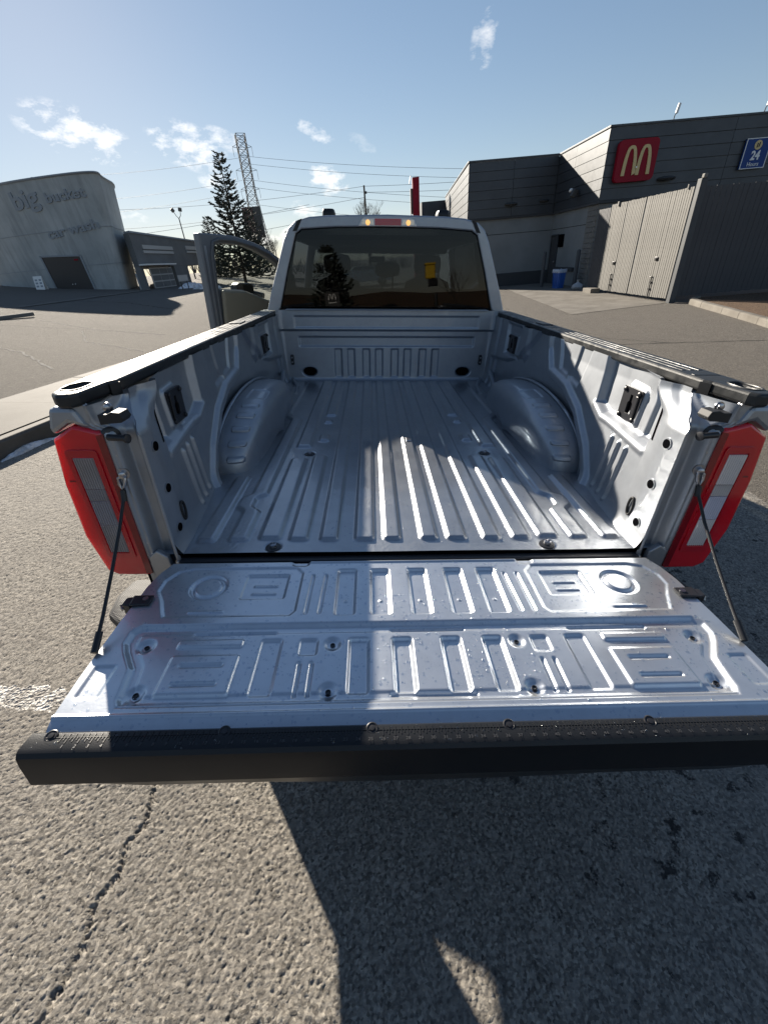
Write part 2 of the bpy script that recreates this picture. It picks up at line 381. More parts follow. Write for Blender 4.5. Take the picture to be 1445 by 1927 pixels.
def copy_tree(o, parent=None):
    c = o.copy(); COL.objects.link(c)
    if parent is not None: c.parent = parent
    for ch in o.children: copy_tree(ch, c)
    return c
def inst(src, name, parent, loc=None, rot=None, scale=None):
    """another object on the same mesh"""
    o = bpy.data.objects.new(name, src.data); COL.objects.link(o); o.parent = parent
    for md in src.modifiers:
        b = o.modifiers.new(md.name, md.type)
        if md.type == 'BEVEL': b.width = md.width; b.segments = md.segments; b.limit_method = md.limit_method; b.angle_limit = md.angle_limit
    if loc is not None: o.location = loc
    if rot is not None: o.rotation_euler = rot
    if scale is not None: o.scale = scale
    return o
# signed-distance reliefs for pressed sheet metal
def sd_box(X, Y, x0, x1, y0, y1, r):
    qx = np.abs(X-(x0+x1)/2)-(x1-x0)/2+r; qy = np.abs(Y-(y0+y1)/2)-(y1-y0)/2+r
    return np.hypot(np.maximum(qx, 0), np.maximum(qy, 0))+np.minimum(np.maximum(qx, qy), 0)-r
def sd_seg(X, Y, ax, ay, bx, by):
    dx, dy = bx-ax, by-ay; t = np.clip(((X-ax)*dx+(Y-ay)*dy)/(dx*dx+dy*dy), 0, 1); return np.hypot(X-ax-t*dx, Y-ay-t*dy)
def sd_line(X, Y, pts):
    d = None
    for (a, b), (c, e) in zip(pts[:-1], pts[1:]):
        q = sd_seg(X, Y, a, b, c, e); d = q if d is None else np.minimum(d, q)
    return d
def sd_poly(X, Y, pts):
    d = None; ins = np.zeros(X.shape, bool); n = len(pts)
    for i in range(n):
        (ax, ay), (bx, by) = pts[i], pts[(i+1) % n]; q = sd_seg(X, Y, ax, ay, bx, by); d = q if d is None else np.minimum(d, q)
        c = ((ay > Y) != (by > Y)); xi = (bx-ax)*(Y-ay)/((by-ay) if abs(by-ay) > 1e-9 else 1e-9)+ax; ins ^= c & (X < xi)
    return np.where(ins, -d, d)
def ss(d, w):
    t_ = np.clip(-d/w, 0, 1); return t_*t_*(3-2*t_)
def axis_pts(lo, hi, step, fine=()):
    a = list(np.arange(lo, hi, step))+[hi]
    for f0, f1, s_ in fine: a = [q for q in a if not (f0 < q < f1)]+list(np.arange(f0, f1+1e-9, s_))
    return np.unique(np.round(np.array(a), 5))

# ------------------------------------------------------------------ ground
def hgt(x, y):
    """height of the lot: rises to the left of the pickup, level to its right"""
    x = np.asarray(x, float); y = np.asarray(y, float)
    yy = np.where(y < 12, y, 12+.25*(y-12)); yy = np.minimum(yy, 32)
    L = -.0783*np.maximum(x, -32)-.02*yy; R_ = -.08; k = .02; mx = np.maximum(L, R_)
    return mx+k*np.log(np.exp((L-mx)/k)+np.exp((R_-mx)/k))
def H(x, y): return float(hgt(x, y))
def span(lo, hi, near, step, grow=1.18):
    a = list(np.arange(-near, near+1e-6, step)); q = near; d = step
    while q < hi: d *= grow; q += d; a.append(min(q, hi))
    q = -near; d = step
    while q > lo: d *= grow; q -= d; a.append(max(q, lo))
    return np.unique(np.array(a))
def sheet(name, poly, dz, mat, step=.35, kind='structure', side=0.0, parent=None):
    """ground-following polygon, dz above the ground; side > 0 adds a skirt going down"""
    bm = bmesh.new(); vs = [bm.verts.new((x, y, 0)) for x, y in poly]; bm.faces.new(vs)
    xs = [p[0] for p in poly]; ys = [p[1] for p in poly]
    for ax, lo, hi in ((0, min(xs), max(xs)), (1, min(ys), max(ys))):
        k = lo+step
        while k < hi:
            co = [0, 0, 0]; co[ax] = k; no = [0, 0, 0]; no[ax] = 1
            bmesh.ops.bisect_plane(bm, geom=bm.verts[:]+bm.edges[:]+bm.faces[:], plane_co=co, plane_no=no); k += step
    for v in bm.verts: v.co.z = H(v.co.x, v.co.y)+dz
    if side:
        be = [e for e in bm.edges if e.is_boundary]; r = bmesh.ops.extrude_edge_only(bm, edges=be)
        for g in r['geom']:
            if isinstance(g, bmesh.types.BMVert): g.co.z -= side
    bmesh.ops.recalc_face_normals(bm, faces=bm.faces)
    me = bpy.data.meshes.new(name); bm.to_mesh(me); bm.free(); me.materials.append(mat); o = bpy.data.objects.new(name, me); COL.objects.link(o)
    if sum(p.normal.z for p in me.polygons) < 0: me.flip_normals()
    if kind: o['kind'] = kind
    if parent: o.parent = parent
    return o
gx = span(-700, 700, 14, .35); gy = span(-250, 1500, 16, .4); GX, GY = np.meshgrid(gx, gy)
g = MB().grid(GX, GY, hgt(GX, GY)).build('ground', M['asphalt'], smooth=180, fix=False); g['kind'] = 'structure'
# ------------------------------------------------------------------ kerbs, pavement, apron, markings
def kx(y): return -4.017+.118*(y-2.93)
pav = tag(empty('pavement'), kind='structure')
ys = np.arange(-7.5, 15.1, 1.5)
for a, b in zip(ys[:-1], ys[1:]):
    a2, b2 = a+.008, b-.008
    sheet('slab', [(kx(a2)-.165, a2), (kx(b2)-.165, b2), (kx(b2)-1.42, b2), (kx(a2)-1.42, a2)], .185+random.uniform(-.004, .004), M['pave'], .5, None, .25, pav)
ys = np.arange(-7.5, 15.1, 2.5)
for a, b in zip(ys[:-1], ys[1:]):
    mb = MB(); rings = []
    for y in np.linspace(a+.006, b-.006, 5):
        x = kx(y); z = H(x, y); rings.append([(x+.02, y, z-.08), (x, y, z+.16), (x-.03, y, z+.187), (x-.155, y, z+.187), (x-.155, y, z-.08)])
    mb.loft(rings).build('kerb_stone', M['pave'], pav, bevel=.008)
sheet('concrete_apron', [(5.962, 12.294), (9.37, 13.15), (9.40, 16.0), (9.42, 18.1), (9.85, 18.3), (9.88, 25.25), (5.4, 25.25), (5.3, 24.0), (7.15, 24.0), (6.744, 19.959)], .008, M['concrete'], .6)
rk = tag(empty('kerb'), kind='structure')
path = [(10.3, 13.0), (9.80, 12.55), (9.52, 11.6), (9.20, 10.35), (8.72, 8.6), (8.15, 6.8), (7.5, 5.0), (6.8, 3.0)]
def along(path, step):
    out = []
    for (ax, ay), (bx, by) in zip(path[:-1], path[1:]):
        n = max(1, round(math.hypot(bx-ax, by-ay)/step))
        for i in range(n): out.append(((ax+(bx-ax)*i/n, ay+(by-ay)*i/n), (ax+(bx-ax)*(i+1)/n, ay+(by-ay)*(i+1)/n)))
    return out
for (a, b) in along(path, 1.2):
    d = Vector((b[0]-a[0], b[1]-a[1])).normalized(); nrm = Vector((-d.y, d.x)); rings = []
    for f in (0.005, .995):
        p = Vector(a)*(1-f)+Vector(b)*f; z = -.08
        q = [(p+nrm*o, zz) for o, zz in ((-.16, -.05), (-.15, .13), (-.12, .15), (0, .15), (0.01, -.05))]
        rings.append([(v.x, v.y, z+zz) for v, zz in q])
    MB().loft(rings).build('kerb_stone', M['concrete'], rk, bevel=.008)
sheet('mulch_bed', [(10.3, 13.05), (9.9, 12.5), (9.62, 11.6), (9.32, 10.35), (8.85, 8.6), (8.3, 6.8), (7.65, 5.0), (7.0, 3.0), (24, 3.0), (24, 13.05)], .10, M['mulch'], 1.2)
# worn parking lines and cracks
def strip(name, pts, w, dz, mat, jag=0.0, sub=.06):
    vs = []; fs = []; n = 0
    pp = []
    for (ax, ay), (bx, by) in zip(pts[:-1], pts[1:]):
        k = max(1, int(math.hypot(bx-ax, by-ay)/sub))
        for i in range(k): pp.append((ax+(bx-ax)*i/k, ay+(by-ay)*i/k))
    pp.append(pts[-1])
    for i, (x, y) in enumerate(pp):
        a = pp[max(i-1, 0)]; b = pp[min(i+1, len(pp)-1)]; d = Vector((b[0]-a[0], b[1]-a[1])).normalized(); nn = Vector((-d.y, d.x))
        off = random.uniform(-jag, jag); wl_ = w*(1 if not jag else random.uniform(.35, 1.25))
        for s_ in (-1, 1):
            q = Vector((x, y))+nn*(off+s_*wl_/2); vs.append((q.x, q.y, H(q.x, q.y)+dz))
    for i in range(len(pp)-1): fs.append((2*i, 2*i+1, 2*i+3, 2*i+2))
    o = MB().add(vs, fs).build(name, mat, fix=False)
    if sum(p.normal.z for p in o.data.polygons) < 0: o.data.flip_normals()
    o['kind'] = 'structure'; return o
strip('parking_line', [(2.42, 2.4), (2.60, .95), (2.78, -.6)], .10, .005, M['line'])
strip('asphalt_crack', [(4.6, 7.8), (5.9, 7.47), (7.5, 7.03), (9.0, 6.6)], .03, .005, M['crack'], .015, .1)
strip('asphalt_crack', [(3.0, 10.4), (4.2, 9.4), (5.2, 8.3), (5.9, 7.47)], .02, .005, M['crack'], .03, .1)
strip('asphalt_crack', [(-6.5, 7.5), (-8.5, 9.5), (-11, 10.8), (-15, 13)], .06, .005, M['crack'], .05, .12)
strip('asphalt_crack', [(-5.6, 9.5), (-8.0, 11.2), (-9.5, 13.6), (-13, 14.6)], .04, .005, M['crack'], .05, .12)
strip('asphalt_crack', [(-9, 20), (-13, 23.5), (-16, 24.5)], .09, .005, M['crack'], .08, .2)
strip('asphalt_crack', [(-6.4, 12.5), (-9.0, 13.5), (-12.5, 16.0)], .06, .005, M['crack'], .05, .15)
strip('kerb_line', [(-16.5, 20.75), (-16.6, 27.0), (-16.8, 34.8)], .35, .03, M['concrete'])
# coarse aggregate of the asphalt near the tailgate: real relief, with the crack and the worn line in it
def aggregate_patch():
    N = 2000; cell = .0030; rng = np.random.RandomState(11); fxx = np.fft.fftfreq(N, cell); F2 = np.hypot(*np.meshgrid(fxx, fxx))
    def band(wl_, bw):
        w_ = rng.standard_normal((N, N)); f0 = 1/wl_; s_ = np.real(np.fft.ifft2(np.fft.fft2(w_)*np.exp(-((F2-f0)/(bw*f0))**2))); return s_/s_.std()
    T = .50*band(.020, .6)+.60*band(.0125, .5)+.30*band(.0085, .3)+.22*band(.05, .6); T = np.clip(np.where(T > 0, T*.85, T), -2.2, 1.8)
    def axis(segs):
        a = []
        for lo, hi, st in segs: a += list(np.arange(lo, hi-st*.5, st))
        return np.array(a+[segs[-1][1]])
    ax = axis([(-4.3, -2.6, .011), (-2.6, -1.35, .008), (-1.35, 1.0, .0055), (1.0, 2.0, .010), (2.0, 3.0, .016)]); ay = axis([(-1.5, -1.15, .009), (-1.15, .15, .0055), (.15, 1.6, .008), (1.6, 3.6, .011)])
    X, Y = np.meshgrid(ax, ay); I = np.mod((X/cell).astype(int)+N*4, N); J = np.mod((Y/cell).astype(int)+N*4, N); D = T[J, I]
    crack = [(-.93, .2), (-.985, -.29), (-.962, -.40), (-1.0, -.46), (-.985, -.54), (-1.02, -.62), (-1.0, -.72), (-1.035, -.86), (-1.015, -1.0), (-1.06, -1.5)]
    wob = .012*T[np.mod(J*2, N), np.mod(I*2, N)]
    dc = np.abs(sd_line(X+wob*.6, Y, crack)); D = D*.0019
    Z = hgt(X, Y)+.013+D-.013*np.clip(1-dc/.0085, 0, 1)
    edge = np.minimum.reduce([X-ax[0], ax[-1]-X, Y-ay[0], ay[-1]-Y]); Z -= .014*np.clip(1-edge/.08, 0, 1)
    g_ = MB().grid(X, Y, Z)
    o = g_.build('asphalt', [M['aggregate'], M['line']], smooth=180, fix=False); o['kind'] = 'structure'
    ny, nx = X.shape; qx = (X[:-1, :-1]+X[1:, 1:])/2; qy = (Y[:-1, :-1]+Y[1:, 1:])/2
    yc = np.interp(qx, [-6.2, -1.86, -1.45], [.48, .14, .10]); big_ = T[np.mod(J//5, N), np.mod(I//5, N)][:-1, :-1]
    paint_ = (np.abs(qy-yc) < .055+.012*big_) & (qx < -1.42) & (D[:-1, :-1]/.0019+.55*big_ > -.95)
    o.data.polygons.foreach_set('material_index', paint_.ravel().astype(np.int32)); o.data.update()
aggregate_patch()
# snow remnants
def snow(cx, cy, rx, ry, h, rz, label, seed):
    r = np.random.RandomState(seed); n, k = 30, 9; vs = []; fs = []
    ph = r.uniform(0, 6.3, 5)
    for i in range(k):
        for j in range(n):
            a = 2*math.pi*j/n; rr = (1-i/(k-1))*(1+.18*math.sin(3*a+ph[0])+.12*math.sin(5*a+ph[1])+.08*math.sin(9*a+ph[2]))
            x, y = rx*rr*math.cos(a), ry*rr*math.sin(a); X = cx+x*math.cos(rz)-y*math.sin(rz); Y = cy+x*math.sin(rz)+y*math.cos(rz)
            q = 1-(1-i/(k-1))**2; vs.append((X, Y, H(X, Y)+h*q*(.75+.5*r.rand())-.004))
    for i in range(k-1):
        for j in range(n): fs.append((i*n+j, i*n+(j+1) % n, (i+1)*n+(j+1) % n, (i+1)*n+j))
    fs.append(tuple((k-1)*n+j for j in range(n)))
    return tag(MB().add(vs, fs).build('snow_patch', M['snow'], smooth=180), label, 'snow', 'remnants of melting snow')
snow(-3.93, 3.25, .42, .055, .06, 1.45, 'thin strip of dirty snow melting against the left kerb', 1)
snow(-3.80, 3.95, .16, .06, .03, 1.2, 'small crumb of snow at the far end of the kerb strip', 2)
snow(-15.2, 38.6, 1.9, .55, .34, 1.45, 'long bright bank of snow lying before the open wash bay', 3)
snow(-13.6, 36.3, .55, .30, .22, .6, 'low grey heap of snow beside the small board on legs', 4)
snow(-12.8, 37.5, .45, .25, .30, .2, 'small rounded snow lump right of the wash bay', 5)

# ------------------------------------------------------------------ restaurant
XW, YM, YB, XL, ZB, ZP, ZT = 9.92, 20.25, 25.30, 5.37, -.12, 3.18, 5.52
rest = empty('restaurant_building', (0, 0, 0), 'dark grey panelled restaurant with stepped front, pale lower walls and a service door', 'building')
MB().box((XW+.09, YM+.09, ZB), (34, 44, ZP)).box((XL+.09, YB+.09, ZB), (XW+.5, 44, ZP)).build('lower_wall', M['render_wall'], rest)
MB().box((XW+.05, YM+.05, ZP+.002), (34, 44, ZT-.06)).prism([(XL+.05, YB+.05, ZP+.002), (XW+.4, YB+.05, ZP+.002), (XW+.4, 39.6, ZP+.002), (6.50, 39.6, ZP+.002)], (0, 0, ZT-ZP-.062)).build('upper_core', M['clad'], rest)
MB().box((4.55, 39.6, ZB), (9.5, 44, 5.35)).build('rear_wing', M['clad'], rest)
# parapet cap
capm = MB(); capm.box((XW-.04, YM-.04, ZT-.02), (34, YM+.22, ZT+.05)).box((XW-.04, YM+.221, ZT-.02), (XW+.22, YB+.2, ZT+.05)).box((XL-.04, YB-.04, ZT-.02), (XW-.041, YB+.22, ZT+.05))
capm.prism([(XL-.04, YB+.222, ZT-.02), (XL+.22, YB+.222, ZT-.02), (6.72, 39.6, ZT-.02), (6.42, 39.6, ZT-.02)], (0, 0, .07)); capm.build('parapet_cap', M['clad'], rest, bevel=.01)
capm = MB(); capm.box((XW-.035, YM-.035, ZP-.10), (34, YM+.2, ZP-.002)).box((XW-.035, YM+.202, ZP-.10), (XW+.2, YB-.037, ZP-.002)).box((XL-.035, YB-.035, ZP-.10), (XW+.2, YB+.2, ZP-.002)); capm.build('drip_ledge', M['wainscot'], rest, bevel=.01)
rows = 6; ph_ = (ZT-.03-ZP)/rows
def plank_row(p0, p1, nrm, cuts):
    p0, p1, nrm = Vector(p0), Vector(p1), Vector(nrm); L = (p1-p0).length; d = (p1-p0)/L; e = [0]+cuts+[L]
    for i in range(rows):
        for a, b in zip(e[:-1], e[1:]):
            z0 = ZP+.006+i*ph_; z1 = ZP+(i+1)*ph_-.012; A = p0+d*(a+.008); B = p0+d*(b-.008); o = nrm*(.050+random.uniform(-.002, .002)); t_ = nrm*(.062+random.uniform(-.002, .002))
            MB().loft([[(A.x+t_.x, A.y+t_.y, z0), (A.x+o.x, A.y+o.y, z1), (A.x, A.y, z1), (A.x, A.y, z0)],
                       [(B.x+t_.x, B.y+t_.y, z0), (B.x+o.x, B.y+o.y, z1), (B.x, B.y, z1), (B.x, B.y, z0)]]).build('cladding_plank', M['clad'], rest)
plank_row((XW, YM+.05, 0), (29.0, YM+.05, 0), (0, -1, 0), [5.0, 10.0])
plank_row((XW+.05, YM, 0), (XW+.05, YB, 0), (-1, 0, 0), [3.0])
plank_row((XL, YB+.05, 0), (XW-.02, YB+.05, 0), (0, -1, 0), [2.3])
dl = Vector((6.50-XL-.05, 39.6-YB-.05, 0)).normalized(); nl = Vector((-dl.y, dl.x, 0))
plank_row((XL+.05, YB+.0, 0), (6.50, 39.55, 0), nl, [2.6, 5.2, 8.2, 11.2])
# lower walls: plinth, joints, door, corner of split blocks
MB().box((XL+.06, YB+.035, ZB), (XW+.05, YB+.088, .56)).build('plinth', M['wainscot'], rest, bevel=.006)
MB().box((XL+.07, YB+.081, 2.405), (XW+.05, YB+.0885, 2.425)).box((XW+.081, 21.2, 2.405), (XW+.0885, YB, 2.425)).build('wall_joint', M['void'], rest)
blk = None
for k in range(16):
    for j in range(2):
        y0 = YM+.10+j*.46-(.23 if k % 2 and j else 0)
        y1 = YM+.10+(j+1)*.46-(.23 if k % 2 and j == 0 else 0)
        if k % 2: y0, y1 = (YM+.10, YM+.33) if j == 0 else (YM+.33, YM+.92+.10)
        MB().box((XW+.045+random.uniform(-.006, .006), y0+.006, ZB+.006+k*.2), (XW+.089, y1-.006, ZB+(k+1)*.2-.006)).build('wall_block', M['block'], rest, bevel=.012)
    MB().box((XW+.05, YM+.045+random.uniform(-.006, .006), ZB+.006+k*.2), (XW+.5, YM+.089, ZB+(k+1)*.2-.006)).build('wall_block', M['block'], rest, bevel=.012)
dr = MB().box((XW+.055, 24.36, ZB+.03), (XW+.085, 25.17, 2.10)).build('door', M['wainscot'], rest, bevel=.01)
MB().box((XW+.03, 24.28, ZB), (XW+.088, 24.35, 2.18)).box((XW+.03, 25.18, ZB), (XW+.088, 25.25, 2.18)).box((XW+.03, 24.351, 2.11), (XW+.088, 25.179, 2.18)).build('door_frame', M['clad'], dr)
MB().lathe([(.03, 0), (.03, .03), (.035, .06), (.02, .075)], (XW+.055, 24.45, .95), (-1, 0, 0)).build('handle', M['bolt'], dr, smooth=40)
MB().box((XW+.02, 23.6, 1.6), (XW+.088, 24.15, 2.16)).build('meter_box', M['void'], rest, bevel=.01)
MB().box((XW-.02, 21.9, .55), (XW+.088, 24.2, .72)).build('wall_rail', M['wainscot'], rest, bevel=.01)

def wall_lamp(loc, nrm, label, s=1.0):
    e = empty('wall_lamp', loc, label, 'lamp', 'flat oval lamps on the dark cladding')
    X = Vector((0, 0, 1)).cross(Vector(nrm)); e.rotation_euler = (0, 0, math.atan2(-nrm[0], nrm[1]) if False else math.atan2(X.y, X.x))
    # local: x along the wall, y towards the wall (-y outwards)
    r1 = []
    for z, k in ((-.07, .55), (-.05, .9), (0, 1.0), (.05, .85), (.075, .5)): r1.append([(x*k*s, -abs(y)*k*s if True else y, z*s) for x, y in [(.38*math.cos(a), .30*math.sin(a)) for a in np.linspace(0, math.pi, 14)]])
    MB().loft(r1).build('hood', M['grey_lamp'], e, smooth=50)
    MB().lathe([(.12*s, 0), (.12*s, .012)], (0, -.12*s, -.082*s), (0, 0, 1)).build('lens', M['grey_lamp'], e)
    return e
wall_lamp((12.57, YM-.02, 3.74), (0, -1, 0), 'dark oval lamp on the front cladding below the red sign')
wall_lamp((7.62, YB-.02, 3.68), (0, -1, 0), 'dark oval lamp in the middle of the recessed dark wall', .9)
wall_lamp((9.35, YB-.02, 3.72), (0, -1, 0), 'dark oval lamp close to the inner wall corner', .7)
e = empty('floodlight', (XW-.02, 22.44, 3.72), 'angled floodlight with a pale lens on the sunlit cladding', 'lamp')
MB().obox((-.03, 0, 0), (.06, .14, .14)).tube([(0, 0, 0), (-.16, 0, .03)], .025).build('bracket', M['grey_lamp'], e)
MB().obox((-.24, -.10, -.05), (.22, .26, .30), Matrix.Rotation(rad(25), 3, 'Y')).build('lamp_body', M['grey_lamp'], e, bevel=.02)
MB().lathe([(.09, 0), (.11, .05), (.04, .12)], (-.24, .22, .06), (-.2, .3, 1), 16).build('sensor', M['white'], e, smooth=40)

# ------------------------------------------------------------------ signs on the restaurant
def arch_m(x0, x1, z0, z1, y, depth, t0):
    """golden double arch as a thick curved letter"""
    xm = (x0+x1)/2; out = MB(); hw = (xm-x0)/2
    for cx, left in ((x0+hw, True), (xm+hw, False)):
        L = []; Rr = []; n = 26
        for i in range(n+1):
            u = -1+2*i/n; a = abs(u); z = z0+(z1-z0)*(1-a**3.1)**.62
            x = cx+u*hw*1.0
            dx, dz = None, None
            L.append((x, z)); 
        inner = []
        for i in range(n+1):
            u = -1+2*i/n; a = abs(u); z = z0+(z1-z0-t0*.75)*(1-a**2.8)**.66; inner.append((cx+u*(hw-t0), z))
        if left: L[-1] = (L[-1][0]+.0, L[-1][1]+.06)
        for i in range(n):
            q = [L[i], L[i+1], inner[i+1], inner[i]]
            out.prism([(a_, y, b_) for a_, b_ in q], (0, -depth if left else -depth-.001, 0))
    return out
e = empty('square_sign', (0, 0, 0), 'red square sign with rounded corners and a yellow double arch', 'sign')
holes_prism(rrect(10.29, 11.88, 3.72, 5.06, .17), [], (1, 0, 0), (0, 0, 1), (0, YM-.22, 0), (0, .20, 0)).build('sign_panel', M['sign_red'], e, bevel=.015)
arch_m(10.52, 11.67, 3.92, 4.86, YM-.221, .035, .135).build('arch_emblem', M['sign_yellow'], e, smooth=40)
MB().lathe([(.035, 0), (.03, .02)], (11.095, YM-.258, 4.17), (0, -1, 0), 10).build('fixing', M['bolt'], e)
e = empty('hours_sign', (0, 0, 0), 'blue upright sign with 24 Hours lettering and a pale rim', 'sign')
MB().box((15.47, YM-.12, 3.82), (16.47, YM-.03, 4.78)).build('sign_panel', M['sign_blue'], e, bevel=.01)
MB().box((15.47, YM-.128, 3.82), (15.50, YM-.121, 4.78)).box((16.44, YM-.128, 3.82), (16.47, YM-.121, 4.78)).box((15.501, YM-.128, 3.82), (16.439, YM-.121, 3.845)).box((15.501, YM-.128, 4.755), (16.439, YM-.121, 4.78)).build('sign_rim', M['white'], e)
def wall_text(txt, size, cx, cz, y, mat, parent, depth=.01, bold=0.0, name='lettering', thin=1.0):
    vs, fs = text_mesh(txt, size, depth, bold)
    return MB().add([(cx+v.x*thin, y-v.z, cz+v.y) for v in vs], fs).build(name, mat, parent)
wall_text('24', .40, 15.97, 4.10, YM-.131, M['white'], e, .008, .012, thin=.9)
wall_text('Hours', .19, 15.97, 3.90, YM-.131, M['white'], e, .006)
MB().lathe([(.15, 0), (.15, .014)], (15.97, YM-.121, 4.56), (0, -1, 0), 20).build('roundel', M['sign_yellow'], e)
MB().tube([(15.93, YM-.139, 4.48), (15.94, YM-.139, 4.62)], .02, 6).tube([(16.0, YM-.139, 4.50), (16.02, YM-.139, 4.64)], .018, 6).build('roundel_mark', M['wainscot'], e)
for (x, z1, lab) in ((12.40, 5.98, 'white floodlight on a bent stem above the red square sign'), (15.95, 6.02, 'white floodlight on a bent stem above the blue hours sign')):
    e = empty('roof_floodlight', (x, YM+.1, ZT+.05), lab, 'lamp', 'floodlights on the parapet')
    MB().tube([(0, 0, 0), (0, -.02, .14), (.03, -.05, .20)], .018, 8).build('stem', M['grey_lamp'], e)
    MB().obox((.05, -.06, .33), (.10, .07, .30), Matrix.Rotation(rad(10), 3, 'Y')).build('lamp_head', M['white'], e, bevel=.015)
e = empty('blade_sign', (0, 0, 0), 'tall narrow red blade sign standing at the far building corner', 'sign')
MB().box((3.80, 39.0, ZB), (4.32, 39.5, 6.88)).build('red_face', M['sign_red'], e, bevel=.02)
MB().box((3.62, 39.05, 4.6), (3.795, 39.45, 6.2)).build('side_panel', M['pylon_brown'], e, bevel=.015)
MB().box((3.58, 39.05, 4.1), (3.70, 39.40, 4.55)).build('white_trim', M['white'], e, bevel=.01)
MB().obox((3.62, 39.2, 6.75), (.05, .3, .5), Matrix.Rotation(rad(14), 3, 'Y')).build('white_trim', M['white'], e, bevel=.01)

# ------------------------------------------------------------------ bin enclosure
XG = 9.45
def gate_leaf(name, y0, y1, label, zb=.02, zt=2.88, mats='gate', bolt=True, grp='boarded gate leaves of the bin enclosure'):
    e = empty(name, (XG, y0, 0), label, 'gate', grp); n = max(2, round((y1-y0)/.108)); w = (y1-y0)/n
    src = MB().box((0, .010, 0), (.026, w-.010, zt-zb)).mesh('slat'); src.materials.append(M[mats])
    for i in range(n):
        o = bpy.data.objects.new('slat', src); COL.objects.link(o); o.parent = e
        o.location = (random.uniform(-.003, .003), i*w, zb+random.uniform(-.007, .007))
    L = y1-y0
    MB().box((.025, .02, .25), (.065, L-.02, .33)).box((.025, .02, 1.45), (.065, L-.02, 1.53)).box((.025, .02, 2.55), (.065, L-.02, 2.63)).build('rail', M['gate_frame'], e)
    return e
ga = gate_leaf('gate_leaf', 13.42, 15.73, 'wide sunlit gate leaf next to the dark corner post')
gb = gate_leaf('gate_leaf', 15.79, 16.93, 'narrow sunlit gate leaf between the two other leaves')
gc = gate_leaf('gate_leaf', 16.97, 18.06, 'sunlit gate leaf farthest from the corner post')
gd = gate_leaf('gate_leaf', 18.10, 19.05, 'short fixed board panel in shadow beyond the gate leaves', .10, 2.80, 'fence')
def cane_bolt(par, y, z=.95):
    MB().tube([(-.03, y, -.05), (-.03, y, .62)], .012, 8).tube([(-.03, y, .62), (-.03, y+.10, .60)], .012, 8).box((-.045, y-.05, .22), (-.004, y+.05, .26)).box((-.045, y-.05, .42), (-.004, y+.05, .46)).build('drop_bolt', M['black_steel'], par)
    MB().obox((-.02, y, z), (.03, .16, .10)).tube([(-.05, y-.05, z), (-.05, y+.05, z-.03)], .014, 8).build('latch', M['black_steel'], par, bevel=.006)
cane_bolt(ga, .98, 1.12); cane_bolt(gc, .12, .98)
MB().obox((-.03, .55, 2.86), (.05, .10, .14)).build('hinge_plate', M['gate'], gc, bevel=.01); MB().obox((-.02, .25, 2.90), (.03, .05, .12)).build('hinge_plate', M['gate'], ga, bevel=.006)
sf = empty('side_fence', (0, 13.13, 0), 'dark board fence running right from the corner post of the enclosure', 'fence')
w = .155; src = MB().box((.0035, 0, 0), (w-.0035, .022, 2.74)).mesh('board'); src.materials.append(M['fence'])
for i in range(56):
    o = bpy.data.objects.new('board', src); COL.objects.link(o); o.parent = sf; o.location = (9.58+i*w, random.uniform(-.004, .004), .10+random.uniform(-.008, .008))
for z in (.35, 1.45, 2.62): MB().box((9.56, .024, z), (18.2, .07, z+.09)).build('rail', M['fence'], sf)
MB().box((12.95, -.10, -.1), (13.10, -.006, 1.15)).build('brace_post', M['fence'], sf, bevel=.01)
tag(MB().box((9.34, 13.02, -.1), (9.52, 13.20, 3.02)).build('corner_post', M['gate_frame'], bevel=.012), 'square dark post at the corner between gate and side fence', 'post')
tag(MB().box((9.36, 12.99, 3.022), (9.46, 13.10, 3.12)).build('post_bracket', M['gate'], bevel=.015), 'small pale bracket on top of the corner post', 'bracket')
tag(MB().box((9.02, 17.70, -.1), (9.40, 18.45, .09)).build('concrete_block', M['concrete'], bevel=.02), 'low concrete block at the foot of the fixed fence panel', 'block')

# bins, bollards, bag
def bin_(x, y, label, rz):
    e = empty('recycling_bin', (x, y, -.08), label, 'bin', None, rz)
    rings = []
    for z, k in ((0, .82), (.05, .84), (.60, .97), (.72, 1.0), (.745, 1.06), (.775, 1.06)):
        rings.append([(px*k, py*k, z) for px, py in rrect(-.21, .21, -.28, .28, .06)])
    MB().loft(rings).build('bin_body', M['bin'], e, smooth=35)
    mb = MB()
    for q in (-.13, 0, .13): mb.tube([(q*.86, -.252, .06), (q, -.296, .70)], .014, 6)
    for q in (-.16, 0, .16): mb.tube([(-.188, q*.86, .06), (-.222, q, .70)], .014, 6)
    mb.build('rib', M['bin'], e, smooth=60)
    rings = []
    for z, k, j in ((.66, 1.075, .004), (.70, 1.085, .012), (.785, 1.09, .012), (.80, 1.0, .02), (.73, .9, .03)):
        rings.append([(px*k+random.uniform(-j, j), py*k+random.uniform(-j, j), z+random.uniform(-j, j)*1.6) for px, py in rrect(-.21, .21, -.28, .28, .06)])
    MB().loft(rings).build('liner', M['bag'], e, smooth=70); return e
bin_(9.08, 21.3, 'blue ribbed bin with a pale liner beside the service door', .15)
for x, y, lab in ((8.78, 22.7, 'grey bollard behind the blue bin near the door'), (9.62, 20.75, 'grey bollard right of the blue bin at the wall corner')):
    tag(MB().lathe([(.085, 0), (.085, 1.48), (.07, 1.53), (.03, 1.555)], (x, y, -.08), n=20).build('bollard', M['gate_frame'], smooth=40), lab, 'bollard', 'bollards at the service door')
e = empty('rubbish_bag', (9.35, 19.75, -.08), 'small knotted grey rubbish bag on the ground by the block wall', 'bag')
rings = []
